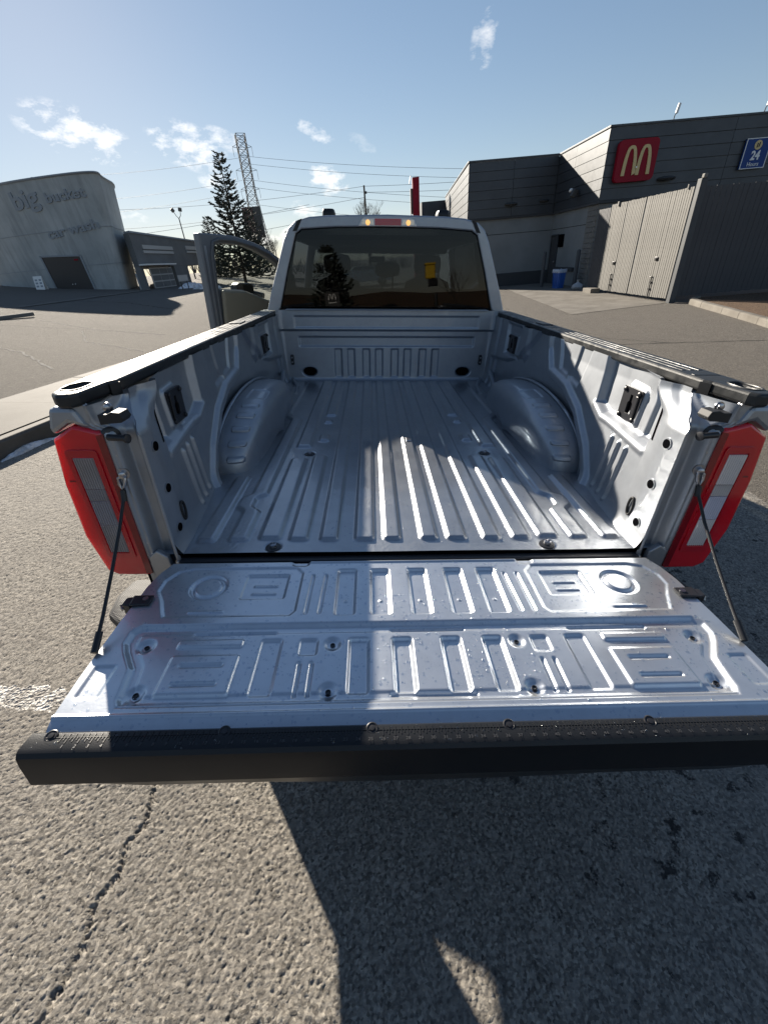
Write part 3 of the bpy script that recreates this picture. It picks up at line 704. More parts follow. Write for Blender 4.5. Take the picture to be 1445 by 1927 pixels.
for z, k in ((0, .55), (.03, .85), (.12, 1.0), (.20, .85), (.27, .45), (.31, .16), (.35, .12), (.40, .26)):
    rings.append([(.24*k*math.cos(a)*(1+random.uniform(-.12, .12)), .22*k*math.sin(a)*(1+random.uniform(-.12, .12)), z) for a in np.linspace(0, 2*math.pi, 15)[:-1]])
MB().loft(rings).build('sack', M['grey_bag'], e, smooth=50)

# ------------------------------------------------------------------ car wash (giant bucket) and its bays
RIM = [(-33, 39.6), (-28.5, 36.9), (-24.85, 35.3), (-22.1, 34.55), (-19.66, 34.12), (-18.2, 34.04), (-17.37, 34.14), (-17.16, 34.45), (-17.24, 34.9), (-17.7, 36.0), (-19.0, 39.5), (-22, 43.5), (-28, 45.5), (-34, 44)]
def smooth_loop(pts, it=2):
    for _ in range(it):
        o = []
        for i in range(len(pts)):
            a, b = pts[i], pts[(i+1) % len(pts)]; o += [(a[0]*.75+b[0]*.25, a[1]*.75+b[1]*.25), (a[0]*.25+b[0]*.75, a[1]*.25+b[1]*.75)]
        pts = o
    return pts
RIM = [(x-.55 if x > -19 else x, y) for x, y in RIM]
RIMS = smooth_loop(RIM, 2); ZR, ZG = 8.0, .4; CX, CY = -26.0, 41.0
def bucket_pt(p, z, out=0.0):
    k = 1-.128*(ZR-z)/(ZR-1.1)+out; return (CX+(p[0]-CX)*k, CY+(p[1]-CY)*k, z)
cw = empty('bucket_building', (0, 0, 0), 'giant pale bucket shaped car wash with raised words and a dark bay door', 'building')
MB().loft([[bucket_pt(p, z) for p in RIMS] for z in (ZG, 2.85, 2.87, 5.05, 5.07, ZR-.12)]).build('wall', M['stucco'], cw, smooth=50)
for z in (2.86, 5.06): MB().loft([[bucket_pt(p, z-.02, .004) for p in RIMS], [bucket_pt(p, z+.02, .004) for p in RIMS]]).build('hoop', M['letter'], cw, smooth=50)
MB().loft([[bucket_pt(p, ZR-.121, .008) for p in RIMS], [bucket_pt(p, ZR-.06, .016) for p in RIMS], [bucket_pt(p, ZR, .012) for p in RIMS]]).build('rim', M['letter'], cw, smooth=50)
# facade mapping: x along the front, returns the surface y
front = sorted([p for p in RIMS if p[1] < 40 and p[0] > -34 and not (p[0] < -17.3 and p[1] > 34.6 and p[0] > -19.5)], key=lambda p: p[0])
def fac(x, z, out=.0):
    k = 1-.128*(ZR-z)/(ZR-1.1); X = CX+(x-CX)/k
    for a, b in zip(front[:-1], front[1:]):
        if a[0] <= X <= b[0]: t_ = (X-a[0])/(b[0]-a[0]+1e-9); Y = a[1]+(b[1]-a[1])*t_; break
    else: Y = front[-1][1]
    return (x, CY+(Y-CY)*k-out, z)
def letters(word, size, x0, z0, x1, z1):
    """raised word following the wall from baseline (x0,z0) to (x1,z1): one object per letter"""
    vs, fs = text_mesh(word, 1.0, 0, .022, 'LEFT'); W_ = max(v.x for v in vs); adv = 0
    k = (x1-x0)/W_; tx = []
    for i in range(len(word)):
        if word[i] == ' ': continue
        pre, _ = text_mesh(word[:i+1], 1.0, 0, .022, 'LEFT'); full = max(v.x for v in pre); lv, lf = text_mesh(word[i], 1.0, .0, .022, 'LEFT'); lw = max(v.x for v in lv)
        mb = MB(); n = len(lv); off = full-lw
        P2 = [(x0+(v.x+off)*k, z0+(z1-z0)*((v.x+off)/W_)+v.y*size) for v in lv]
        mb.add([fac(a, b, .07) for a, b in P2]+[fac(a, b, -.05) for a, b in P2], lf+[tuple(q+n for q in reversed(f)) for f in lf])
        ec = {}
        for f in lf:
            for q in range(len(f)):
                ed = (f[q], f[(q+1) % len(f)])
                if (ed[1], ed[0]) in ec: del ec[(ed[1], ed[0])]
                else: ec[ed] = 1
        for a, b in ec: mb.f.append((b, a, a+n, b+n)); mb.m.append(0)
        mb.build('letter_'+word[i] if False else 'letter', M['letter'], cw)
letters('big', 1.42, -24.75, 6.42, -22.35, 6.60); letters('bucket', .78, -21.85, 6.60, -18.75, 6.72); letters('car wash', .78, -23.0, 4.62, -18.75, 4.98)
def facade_patch(poly, out_, depth, name, mat, parent, n=14):
    """panel following the curved wall: poly = (bottom left, bottom right, top right, top left)"""
    bl_, br2, tr_, tl_ = [Vector(p) for p in poly]; rings = []
    for i in range(n+1):
        a = bl_.lerp(br2, i/n); b_ = tl_.lerp(tr_, i/n); q = []
        for p in (a, b_): q.append(fac(p.x, p.y, out_))
        for p in (b_, a): q.append(fac(p.x, p.y, out_-depth))
        rings.append(q)
    return MB().loft(rings).build(name, mat, parent)
dw = facade_patch([(-24.45, .6), (-21.2, .6), (-21.2, 3.45), (-24.5, 3.60)], .03, .2, 'bay_door', M['car_door'], cw)
facade_patch([(-24.60, .6), (-24.45, .6), (-24.50, 3.61), (-24.66, 3.72)], .07, .25, 'door_frame', M['letter'], dw, 2)
facade_patch([(-21.2, .6), (-21.06, .6), (-21.06, 3.55), (-21.2, 3.46)], .07, .25, 'door_frame', M['letter'], dw, 2)
facade_patch([(-24.5, 3.605), (-21.2, 3.455), (-21.2, 3.56), (-24.5, 3.715)], .07, .25, 'door_frame', M['letter'], dw)
MB().box((-21.75, fac(-21.6, 3.3)[1]-.07, 3.22), (-21.45, fac(-21.6, 3.3)[1]-.03, 3.32)).build('warning_light', M['sign_red'], dw)
MB().lathe([(.035, 0), (.03, .03)], fac(-22.85, 1.75, .03), (0, -1, 0), 10).lathe([(.035, 0), (.03, .03)], fac(-22.6, 1.75, .03), (0, -1, 0), 10).build('handle', M['white'], dw)
e = empty('sandwich_board', (-24.65, 34.35, H(-24.65, 34.35)-.05), 'white folding board with two dark rows beside the bucket door', 'board', None, .1)
MB().obox((0, 0, .45), (.62, .03, .95), Matrix.Rotation(rad(-14), 3, 'X')).obox((0, .24, .45), (.62, .03, .95), Matrix.Rotation(rad(14), 3, 'X')).build('panel', M['white'], e, bevel=.01)
mb = MB()
for i, z in enumerate((.66, .46, .26)):
    for q in (-.14, .14): mb.obox((q, -.02-(.45-z)*.25, z), (.16, .012, .11), Matrix.Rotation(rad(-14), 3, 'X'))
mb.build('panel_print', M['letter'], e)
# bays
by = empty('wash_bay_building', (0, 0, 0), 'low grey wash bay wing right of the bucket with pale sign bands', 'building')
XB = -17.2
bp0 = [(XB, 35.0), (XB, 49.6), (XB-6, 49.6), (XB-5, 46), (XB-.7, 35.6)]
MB().loft([[(x, y, 2.5) for x, y in bp0], [(x, y, 4.62-.17*(y-35)/14.6) for x, y in bp0]]).build('upper_wall', M['bay'], by)
MB().loft([[(x+.08, y, 4.622-.17*(y-35)/14.6) for x, y in bp0], [(x+.08, y, 4.74-.17*(y-35)/14.6) for x, y in bp0]]).build('roof_edge', M['letter'], by)
MB().box((XB-.4, 35.0, .5), (XB, 35.5, 2.495)).build('pier', M['bay'], by); MB().box((XB-.5, 41.3, .3), (XB, 44.4, 2.495)).build('pier', M['bay'], by); MB().box((XB-.5, 48.6, .2), (XB, 49.6, 2.495)).build('pier', M['bay'], by)
MB().box((XB+.002, 36.3, 3.38), (XB+.08, 41.9, 3.56)).box((XB+.002, 36.4, 3.66), (XB+.06, 42.0, 3.92)).build('sign_band', M['band'], by); MB().box((XB+.002, 45.1, 3.5), (XB+.08, 49.0, 3.66)).box((XB+.002, 45.1, 3.76), (XB+.06, 49.0, 4.06)).build('sign_band', M['band'], by)
MB().box((XB+.002, 35.0, 2.57), (XB+.55, 40.6, 2.66)).build('canopy', M['white'], by)
# glazed sectional door, half seen in the bay
gd_ = MB().box((XB-.16, 36.7, .9), (XB-.10, 40.9, 2.43)).build('bay_door', M['band'], by)
for i in range(3):
    for j, (a, b) in enumerate(((36.85, 38.3), (38.4, 39.85), (39.95, 40.8))):
        MB().box((XB-.099, a, 1.05+i*.46), (XB-.085, b, 1.42+i*.46)).build('pane', M['bay'], gd_)
MB().box((XB-.6, 35.15, .6), (XB-.3, 35.9, 2.1)).build('kiosk', M['yellow'] if False else M['band'], by, bevel=.02)
e = empty('board_on_legs', (-14.4, 35.4, H(-14.4, 35.4)), 'small grey board on two legs in front of the wash bay', 'board', None, 1.25)
MB().obox((0, 0, .78), (1.05, .06, .42)).build('panel', M['band'], e, bevel=.01); MB().tube([(-.35, 0, -.05), (-.35, 0, .6)], .035).build('leg', M['grey_lamp'], e); MB().tube([(.35, 0, -.05), (.35, 0, .6)], .035).build('leg', M['grey_lamp'], e)
tag(MB().obox((-13.75, 16.25, H(-13.75, 16.25)+.07), (.16, 1.7, .13), Matrix.Rotation(rad(-30), 3, 'Z')).build('wheel_stop', M['block'], bevel=.02), 'dark concrete wheel stop on the lot left of the pavement', 'wheel stop')
e = empty('street_lamp', (-21.6, 57.5, H(-21.6, 57.5)), 'slim twin headed street lamp rising behind the wash bay', 'street lamp')
MB().tube([(0, 0, 0), (0, 0, 6.1)], [.09, .06], 8).build('pole', M['steel'], e); MB().tube([(0, 0, 6.08), (-.25, .05, 6.35), (-.45, .1, 6.75)], .035, 6).tube([(0, 0, 6.08), (.25, .05, 6.35), (.32, .1, 6.75)], .035, 6).build('arm', M['steel'], e)
for x, t_ in ((-.52, -.5), (.34, .15)): MB().obox((x, .1, 6.9), (.34, .3, .36), Matrix.Rotation(t_, 3, 'Y')).build('lamp_head', M['grey_lamp'], e, bevel=.04)

# ------------------------------------------------------------------ trees
def needle_tree(name, x, y, ht, rad_, label, seed, z0=None, cards=22, up=.55, group=None, sparse=1.0):
    r = np.random.RandomState(seed); z0 = H(x, y)-.1 if z0 is None else z0
    e = empty(name, (x, y, z0), label, 'tree', group)
    MB().tube([(0, 0, 0), (.02, 0, ht*.5), (0, .02, ht*.97)], [ht*.016, ht*.009, .01], 7).build('trunk', M['bark'], e, smooth=60)
    wood = MB(); leaf = MB(); zz = ht*.10
    while zz < ht*.98:
        f = zz/ht; L = rad_*(1-f)**.8*(.85+.3*r.rand())+.18; nb = max(5, int((9 if f < .8 else 6)*sparse)); a0 = r.rand()*6.3
        for b in range(nb):
            a = a0+2*math.pi*b/nb+r.uniform(-.25, .25); l = L*r.uniform(.55, 1.12); zj = zz+ht*r.uniform(-.018, .018); pts = []
            for t_ in np.linspace(0, 1, 6):
                rr_ = l*t_; dz = -l*.30*t_+l*up*.75*t_**2.6; pts.append(Vector((rr_*math.cos(a), rr_*math.sin(a), zj+dz)))
            wood.tube(pts, [.03*l/3+.012]*3+[.012]*3, 4)
            n = int(cards*max(.35, l/rad_)*1.5)
            for i in range(n):
                t_ = .12+.88*math.sqrt(r.rand()); k = min(int(t_*5), 4); p = pts[k].lerp(pts[k+1], t_*5-k) if t_ < 1 else pts[5]
                d = (pts[k+1]-pts[k]).normalized(); side = d.cross(Vector((0, 0, 1))).normalized()*(1 if r.rand() > .5 else -1)
                tip = p+(d*.75+side*r.uniform(.25, .85)+Vector((0, 0, r.uniform(-.35, .35))))*(.20+.26*l/3)*r.uniform(.7, 1.3)
                wv = Vector((r.uniform(-1, 1), r.uniform(-1, 1), r.uniform(-1, 1))).normalized()*.045*(1+l/3)
                b0 = len(leaf.v); leaf.add([p-wv*.7, p+wv*.7, (p+tip)/2+wv, tip, (p+tip)/2-wv], [(0, 1, 2, 3, 4)])
        zz += ht*(.022+.020*(1-f))*r.uniform(.8, 1.2)/max(.6, sparse)
    c = leaf.build('crown', M['needle'], e, fix=False); wood.build('limb', M['bark'], c); return e
def bare_tree(name, x, y, ht, label, seed, group=None, z0=None, spread=.5, depth=6, mat='bark', r0=None):
    r = random.Random(seed); z0 = H(x, y)-.1 if z0 is None else z0; e = empty(name, (x, y, z0), label, 'tree', group); tr = MB(); cr = MB()
    def grow(p, d, l, rr_, dep):
        q = p+d*l; m_ = (p+q)/2+Vector((r.uniform(-1, 1), r.uniform(-1, 1), 0))*l*.05; (tr if dep >= depth-1 else cr).tube([p, m_, q], [rr_, rr_*.85, rr_*.7], 5 if dep > 3 else 3)
        if dep <= 0: return
        for i in range(3 if dep > 2 else 2+(r.random() > .5)):
            nd = (d+Vector((r.uniform(-1, 1), r.uniform(-1, 1), r.uniform(-.25, .7)))*spread).normalized(); s0 = r.uniform(.55, 1.0)
            grow(p.lerp(q, s0) if i else q, nd, l*r.uniform(.62, .85), rr_*.62, dep-1)
    grow(Vector((0, 0, 0)), Vector((0, 0, 1)), ht*.30, r0 or ht*.016, depth)
    tr.build('trunk', M[mat], e, smooth=60); cr.build('crown', M[mat], e); return e
needle_tree('spruce_tree', -12.95, 47.8, 10.8, 2.85, 'tall sparse blue grey spruce beside the open truck door', 3, z0=.4, cards=34)
needle_tree('spruce_tree', -15.5, 66, 8.6, 2.9, 'low dark conifer right of the tall spruce, through the door window', 11, z0=.2, cards=20, group='conifers across the road')
needle_tree('spruce_tree', -20.5, 64, 7.6, 3.0, 'low dark conifer left of the tall spruce, through the door window', 12, z0=.4, cards=20, group='conifers across the road')
bare_tree('bare_tree', 0.2, 68.0, 9.6, 'leafless tree behind the utility pole above the cab roof', 5, z0=.0, spread=.55)
bare_tree('bare_tree', -11.4, 58.0, 5.6, 'leafless tree just left of the cab roof', 8, z0=.2, spread=.6)
bare_tree('bare_tree', -29.0, 66.0, 5.4, 'leafless twigs rising behind the wash bay roof', 9, z0=.8, spread=.6)
bare_tree('bare_tree', 9.5, 75, 7.6, 'leafless treetop just above the far dark roof', 10, z0=0, spread=.45, depth=5)
# far belt of trees across the road, one mass
r = random.Random(4); mb = MB()
for i in range(420):
    x = r.uniform(-95, 60); y = 92+r.uniform(-6, 12); h_ = r.uniform(1.6, 3.6); z0 = H(x, y)-.2
    for k in range(9):
        a = r.uniform(0, 6.28); d = Vector((math.cos(a)*.45, math.sin(a)*.45, 1)).normalized(); p = Vector((x, y, z0)); mb.tube([p, p+d*h_*r.uniform(.5, 1)], [.05, .015], 3)
o = mb.build('tree_belt', M['tree_far'], fix=False); o['kind'] = 'stuff'

# ------------------------------------------------------------------ pylon sign, tower, poles, wires
e = empty('pylon_sign', (-17.2, 74, .2), 'brown box sign on a post seen through the right side of the spruce', 'sign')
MB().box((-1.0, -.3, 5.5), (.62, .3, 9.3)).build('sign_box', M['pylon_brown'], e, bevel=.05); MB().box((.625, -.32, 5.5), (1.75, .32, 9.3)).build('sign_edge', M['grey_lamp'], e, bevel=.03); MB().box((-.2, -.15, -.3), (.2, .15, 5.498)).build('post', M['grey_lamp'], e)
tw = empty('lattice_tower', (-43.0, 196, 0), 'slender steel lattice transmission tower behind the spruce', 'tower', None, .35)
TH = 43.0
def tw_w(z): return 6.6-4.0*min(1, z/26)
lev = [0, 5, 9.5, 13.5, 17, 20, 23, 25.5, 28, 30.3, 32.6, 34.8, 37, 39.2, 41.2, 43]
legs = [MB() for _ in range(4)]; br = MB()
cor = [(1, 1), (-1, 1), (-1, -1), (1, -1)]
for a, b in zip(lev[:-1], lev[1:]):
    wa, wb = tw_w(a)/1.6, tw_w(b)/1.6
    for i in range(4):
        c0, c1 = cor[i], cor[(i+1) % 4]
        legs[i].tube([(c0[0]*wa, c0[1]*wa, a), (c0[0]*wb, c0[1]*wb, b)], .16, 4)
        br.tube([(c0[0]*wa, c0[1]*wa, a), (c1[0]*wb, c1[1]*wb, b)], .085, 4).tube([(c1[0]*wa, c1[1]*wa, a), (c0[0]*wb, c0[1]*wb, b)], .085, 4).tube([(c0[0]*wb, c0[1]*wb, b), (c1[0]*wb, c1[1]*wb, b)], .085, 4)
[q.build('leg', M['steel'], tw) for q in legs]; br.build('bracing', M['steel'], tw)
for z, l in ((39.2, 3.4), (32.6, 3.8), (27, 3.4)):
    arm = MB()
    for s_ in (-1, 1): arm.tube([(s_*1.1, 0, z), (s_*l, 0, z+.4)], .09, 4).tube([(s_*1.1, 0, z+1.4), (s_*l, 0, z+.4)], .07, 4).tube([(s_*l, 0, z+.4), (s_*l, 0, z-2.4)], .07, 4)
    arm.build('crossarm', M['steel'], tw)
e = empty('utility_pole', (.05, 75.0, -.1), 'thin dark utility pole standing before the leafless tree', 'pole'); MB().tube([(0, 0, 0), (0, 0, 11.1)], [.17, .12], 8).build('pole', M['bark'], e); MB().box((.1, -.1, 10.1), (.36, .1, 10.4)).build('insulator', M['grey_lamp'], e)
WIRES = [((-43.9, 196, 37.2), (60, 150, 20.0), 'highest overhead wire right of the lattice tower'), ((-43.5, 196, 35.0), (60, 148, 17.5), 'second overhead wire right of the lattice tower'),
         ((-41.5, 196, 30.0), (60, 140, 11.5), 'third overhead wire right of the lattice tower'), ((-41.2, 196, 27.8), (60, 138, 9.8), 'fourth overhead wire, just over the leafless tree'),
         ((-41.0, 196, 22.5), (60, 150, 6.5), 'lowest overhead wire right of the lattice tower'),
         ((-45.2, 196, 36.6), (-150, 240, 44), 'faint overhead wire left of the lattice tower, uppermost'), ((-45.4, 196, 30.2), (-150, 240, 34.5), 'faint overhead wire left of the lattice tower, middle'), ((-45.3, 196, 27.0), (-150, 240, 29), 'faint overhead wire left of the lattice tower, lower'),
         ((0.05, 75, 10.9), (40, 62, 9.5), 'thin wire running right from the utility pole'), ((0.05, 75, 10.2), (40, 62, 8.3), 'lower thin wire running right from the utility pole'), ((0.05, 75, 10.9), (-45, 88, 12.2), 'thin wire running left from the utility pole, upper'), ((0.05, 75, 9.6), (-45, 88, 9.4), 'thin wire running left from the utility pole, lower'),
         ((-60, 80, 7.4), (-8, 72, 9.0), 'dark wire crossing behind the bucket and the spruce, upper'), ((-60, 78, 5.3), (-8, 72, 7.1), 'dark wire crossing behind the bucket and the spruce, lower')]
for a, b, lab in WIRES:
    a, b = Vector(a), Vector(b); sag = (b-a).length*.012; pts = [a.lerp(b, t_)-Vector((0, 0, sag*4*t_*(1-t_))) for t_ in np.linspace(0, 1, 17)]
    tag(MB().tube(pts, .045 if a.y > 100 else .022, 5).build('overhead_wire', M['wire']), lab, 'wire', 'overhead wires')
# cars beyond the windscreen
def car(x, y, rz, mat, label):
    e = empty('parked_car', (x, y, H(x, y)), label, 'car', None, rz)
    prof = [(-2.2, .45), (-2.25, .75), (-2.1, .92), (-1.45, 1.02), (-.75, 1.42), (.55, 1.44), (1.25, 1.0), (2.1, .82), (2.25, .6), (2.2, .35), (-2.1, .33)]
    rings = []
    for yy, k in ((-.85, .90), (-.88, 1.0), (.88, 1.0), (.85, .90)):
        rings.append([(px*(.985 if k < 1 else 1), yy*(.80 if pz > 1.1 else 1), pz) for px, pz in prof])
    MB().loft(rings).build('body', mat, e, smooth=40, bevel=.05)
    for s_ in (-1, 1):
        MB().prism([(-1.25, s_*.80, 1.03), (-.72, s_*.715, 1.37), (-.1, s_*.715, 1.39), (-.1, s_*.80, 1.03)], (0, s_*.02, 0)).build('window', M['car_dark'], e)
        MB().prism([(0, s_*.80, 1.03), (0, s_*.715, 1.39), (.5, s_*.715, 1.38), (1.1, s_*.80, 1.03)], (0, s_*.02, 0)).build('window', M['car_dark'], e)
        for q in (-1.35, 1.4):
            w_ = MB().lathe([(.2, 0), (.31, .01), (.33, .06), (.33, .18), (.31, .2)], (q, s_*.72, .32), (0, s_, 0), 24).build('wheel', M['tyre'], e, smooth=40); MB().lathe([(.19, 0), (.17, .012), (.02, .02)], (q, s_*.921, .32), (0, s_, 0), 20).build('rim', M['rim'], w_, smooth=40)
    return e
car(-.5, 37.5, .05, M['car_white'], 'white saloon car seen through the windscreen of the pickup')
q = TRUCK_M @ Vector((1.95, -7.22, 0)); e = empty('lamp_post', (q.x, q.y, H(q.x, q.y)), 'yellow lamp box on a black post behind the pickup, mirrored in the rear window', 'post')
MB().tube([(.06, 0, -.1), (0, 0, 1.62)], .05, 8).build('post', M['black_steel'], e); MB().box((-.30, -.12, 2.0), (-.02, .14, 2.34)).box((-.32, -.14, 2.341), (0, .16, 2.40)).build('lamp_box', M['yellow'], e, bevel=.03); MB().box((-.22, -.08, 1.80), (.04, .12, 1.998)).build('bracket', M['black_steel'], e, bevel=.02)
q = TRUCK_M @ Vector((-1.16, -7.31, 0)); e = empty('guide_sign', (q.x, q.y, H(q.x, q.y)), 'small dark guide sign with a white arch mark behind the pickup, mirrored in the window', 'sign')
MB().tube([(0, 0, -.1), (0, 0, 1.2)], .03, 8).build('post', M['black_steel'], e); MB().box((-.22, -.03, 1.2), (.22, .03, 1.62)).build('sign_panel', M['grey_lamp'], e, bevel=.01)
arch_m(-.12, .12, 1.42, 1.57, .066, .03, .03).build('arch_emblem', M['white'], e)
MB().box((-.12, .031, 1.33), (.12, .036, 1.36)).build('text_bar', M['white'], e)
# things behind the photographer, mirrored in the rear window
bare_tree('bare_tree', -5.2, -17, 3.4, 'leafless tree behind the pickup mirrored in the rear window, left', 21, 'trees mirrored in the rear window', spread=.6, depth=5)
bare_tree('bare_tree', 4.9, -19, 3.6, 'leafless tree behind the pickup mirrored in the rear window, right', 22, 'trees mirrored in the rear window', spread=.6, depth=5)
needle_tree('spruce_tree', -2.2, -20, 4.0, 1.6, 'dark spruce behind the pickup mirrored in the rear window', 23, cards=14, group='trees mirrored in the rear window')

gxb = np.linspace(-70, 70, 60); gyb = np.linspace(-60, -22, 16); BXX, BYY = np.meshgrid(gxb, gyb)
o = MB().grid(BXX, BYY, hgt(BXX, BYY)-.05+1.55*np.clip((-22-BYY)/9, 0, 1)*(1+.2*np.sin(BXX*.23)+.12*np.sin(BXX*.61+1))).build('grass_bank', M['mulch'], smooth=180, fix=False); o['kind'] = 'structure'
# ------------------------------------------------------------------ pickup truck (its own axes: x right, y forward, z up from its ground)
truck = empty('pickup_truck', (0, 0, 0), 'silver pickup truck with its tailgate lowered and the driver door open', 'pickup truck')
truck.matrix_world = TRUCK_M
ZF = .93
def floor_h(X, Y):
    A = np.abs(X); h = np.zeros(X.shape); w = .017
    def rib(a, b, y0, y1):
        return ss(sd_box(A, Y, a, b, y0, y1, .02), w)
    parts = [rib(.028, .102, .058, 2.43), rib(.122, .204, .056, 2.43), rib(.250, .326, .056, 2.43),
             rib(.356, .434, .058, .82), rib(.365, .432, 1.02, 1.13), rib(.370, .432, 1.33, 1.40), rib(.356, .434, 1.47, 2.43),
             rib(.452, .540, .066, .79), rib(.452, .540, .93, 2.43), rib(.680, .754, .056, .585), rib(.70, .77, 1.9, 2.40)]
    # outer rib with its jogs round the wheelhouse
    jog = .036*ss(np.abs(Y-.335)-.075, .045)+.085*np.clip((Y-1.40)/.12, 0, 1)
    parts.append(ss(sd_box(A-jog, Y, .566, .644, .058, 2.40, .02), w))
    for p in parts: h = np.maximum(h, p)
    h = h*.0125
    # shallow pressed seats round the bolts, soft unevenness
    for bx, by in ((.475, .032), (.455, .855)): h += -.004*ss(np.hypot(A-bx, Y-by)-.034, .012)
    h += .0008*np.sin(X*9+Y*3)+.0006*np.sin(Y*7-X*4)
    return h
fx = axis_pts(-.852, .852, .0045); fy = axis_pts(0, 2.49, .016, [(0, .16, .0045), (.26, .44, .008), (.56, .60, .006), (.76, .95, .006), (1.0, 1.16, .007), (1.31, 1.52, .007)])
FX, FY = np.meshgrid(fx, fy); FZ = ZF+floor_h(FX, FY)
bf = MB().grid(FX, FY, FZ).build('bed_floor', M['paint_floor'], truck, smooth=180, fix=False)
MB().box((-.78, 0.002, .86), (.78, 2.5, .915)).build('floor_underside', M['void'], truck)
MB().box((-.775, -.03, .78), (.775, -.001, .917)).box((-.77, -.042, .885), (.77, -.0305, .905)).build('sill', M['black_steel'], truck, bevel=.004)
for sx in (-1, 1):
    for bx, by in ((.475, .032), (.455, .855)):
        b = MB().lathe([(.026, 0), (.026, .004), (.018, .006)], (sx*bx, by, ZF-.004), n=20).build('floor_bolt', M['black_steel'], truck, smooth=40)
        MB().lathe([(.012, 0), (.012, .010), (.008, .012), (.007, .008)], (sx*bx, by, ZF+.0022), n=10).build('bolt_head', M['bolt'], b, smooth=40)
MB().box((.055, .995, ZF+.0125), (.085, 1.045, ZF+.019)).build('floor_clip', M['bolt'], truck, bevel=.003)

# inner side walls
def wall_x(Y, Z):
    """distance of the pressed wall from the truck's middle plane"""
    x = .786+.052*np.clip((Y-.10)/.42, 0, 1)+.030*np.clip((Z-.96)/.42, 0, 1)*np.clip((Y-.06)/.12, 0, 1)
    x += .062*ss(1.335-Z, .095)*np.clip((.16-Y)/.10, 0, 1)
    o = np.zeros(Y.shape)
    o += .030*ss(sd_poly(Y, Z, [(.185, 1.212), (.575, 1.218), (.655, 1.25), (.675, 1.46), (.185, 1.46)]), .026)
    o += .013*ss(sd_box(Y, Z, .20, .285, 1.225, 1.405, .02), .016)
    o -= .012*ss(sd_box(Y, Z, .335, .490, 1.236, 1.388, .02), .014)
    o -= .006*ss(sd_line(Y, Z, [(.20, 1.208), (.58, 1.213), (.66, 1.248)])-.020, .016)
    for by in (.425, .360, .297): o -= .013*ss(sd_seg(Y, Z, by, 1.178, by+.014, .955)-.013, .012)
    o -= .020*ss(sd_line(Y, Z, [(1.285, 1.50), (1.27, 1.38), (1.18, 1.275), (.95, 1.245), (.78, 1.178), (.62, 1.062), (.515, .94), (.49, .90)])-.034, .022)
    o += .020*ss(sd_poly(Y, Z, [(1.29, 1.47), (1.19, 1.26), (.95, 1.23), (.78, 1.165), (.62, 1.05), (.53, .93), (.52, .88), (2.4, .88), (2.4, 1.16), (2.0, 1.20), (1.7, 1.28), (1.46, 1.47)]), .03)
    o += .012*ss(sd_poly(Y, Z, [(.79, 1.47), (.85, 1.26), (1.10, 1.30), (1.18, 1.47)]), .025)-.010*ss(sd_poly(Y, Z, [(.90, 1.48), (.93, 1.33), (.98, 1.27), (1.02, 1.33), (1.04, 1.48)]), .018)
    o += .026*ss(sd_poly(Y, Z, [(1.80, 1.215), (2.09, 1.215), (2.11, 1.44), (1.78, 1.44)]), .026)-.010*ss(sd_box(Y, Z, 1.86, 2.05, 1.235, 1.372, .015), .013)
    o -= .020*ss(sd_poly(Y, Z, [(1.58, 1.48), (1.60, 1.28), (1.66, 1.22), (1.72, 1.28), (1.72, 1.48)]), .026)
    o -= .016*ss(sd_box(Y, Z, 2.25, 2.36, .9, 1.5, .02), .026)
    f = np.clip((.985-Z)/.055, 0, 1); o -= .020*f*f
    return x+o
wy = axis_pts(.0, 2.49, .009, [(.09, 1.35, .005)]); wz_ = axis_pts(.925, 1.445, .0055); WY, WZ = np.meshgrid(wy, wz_)
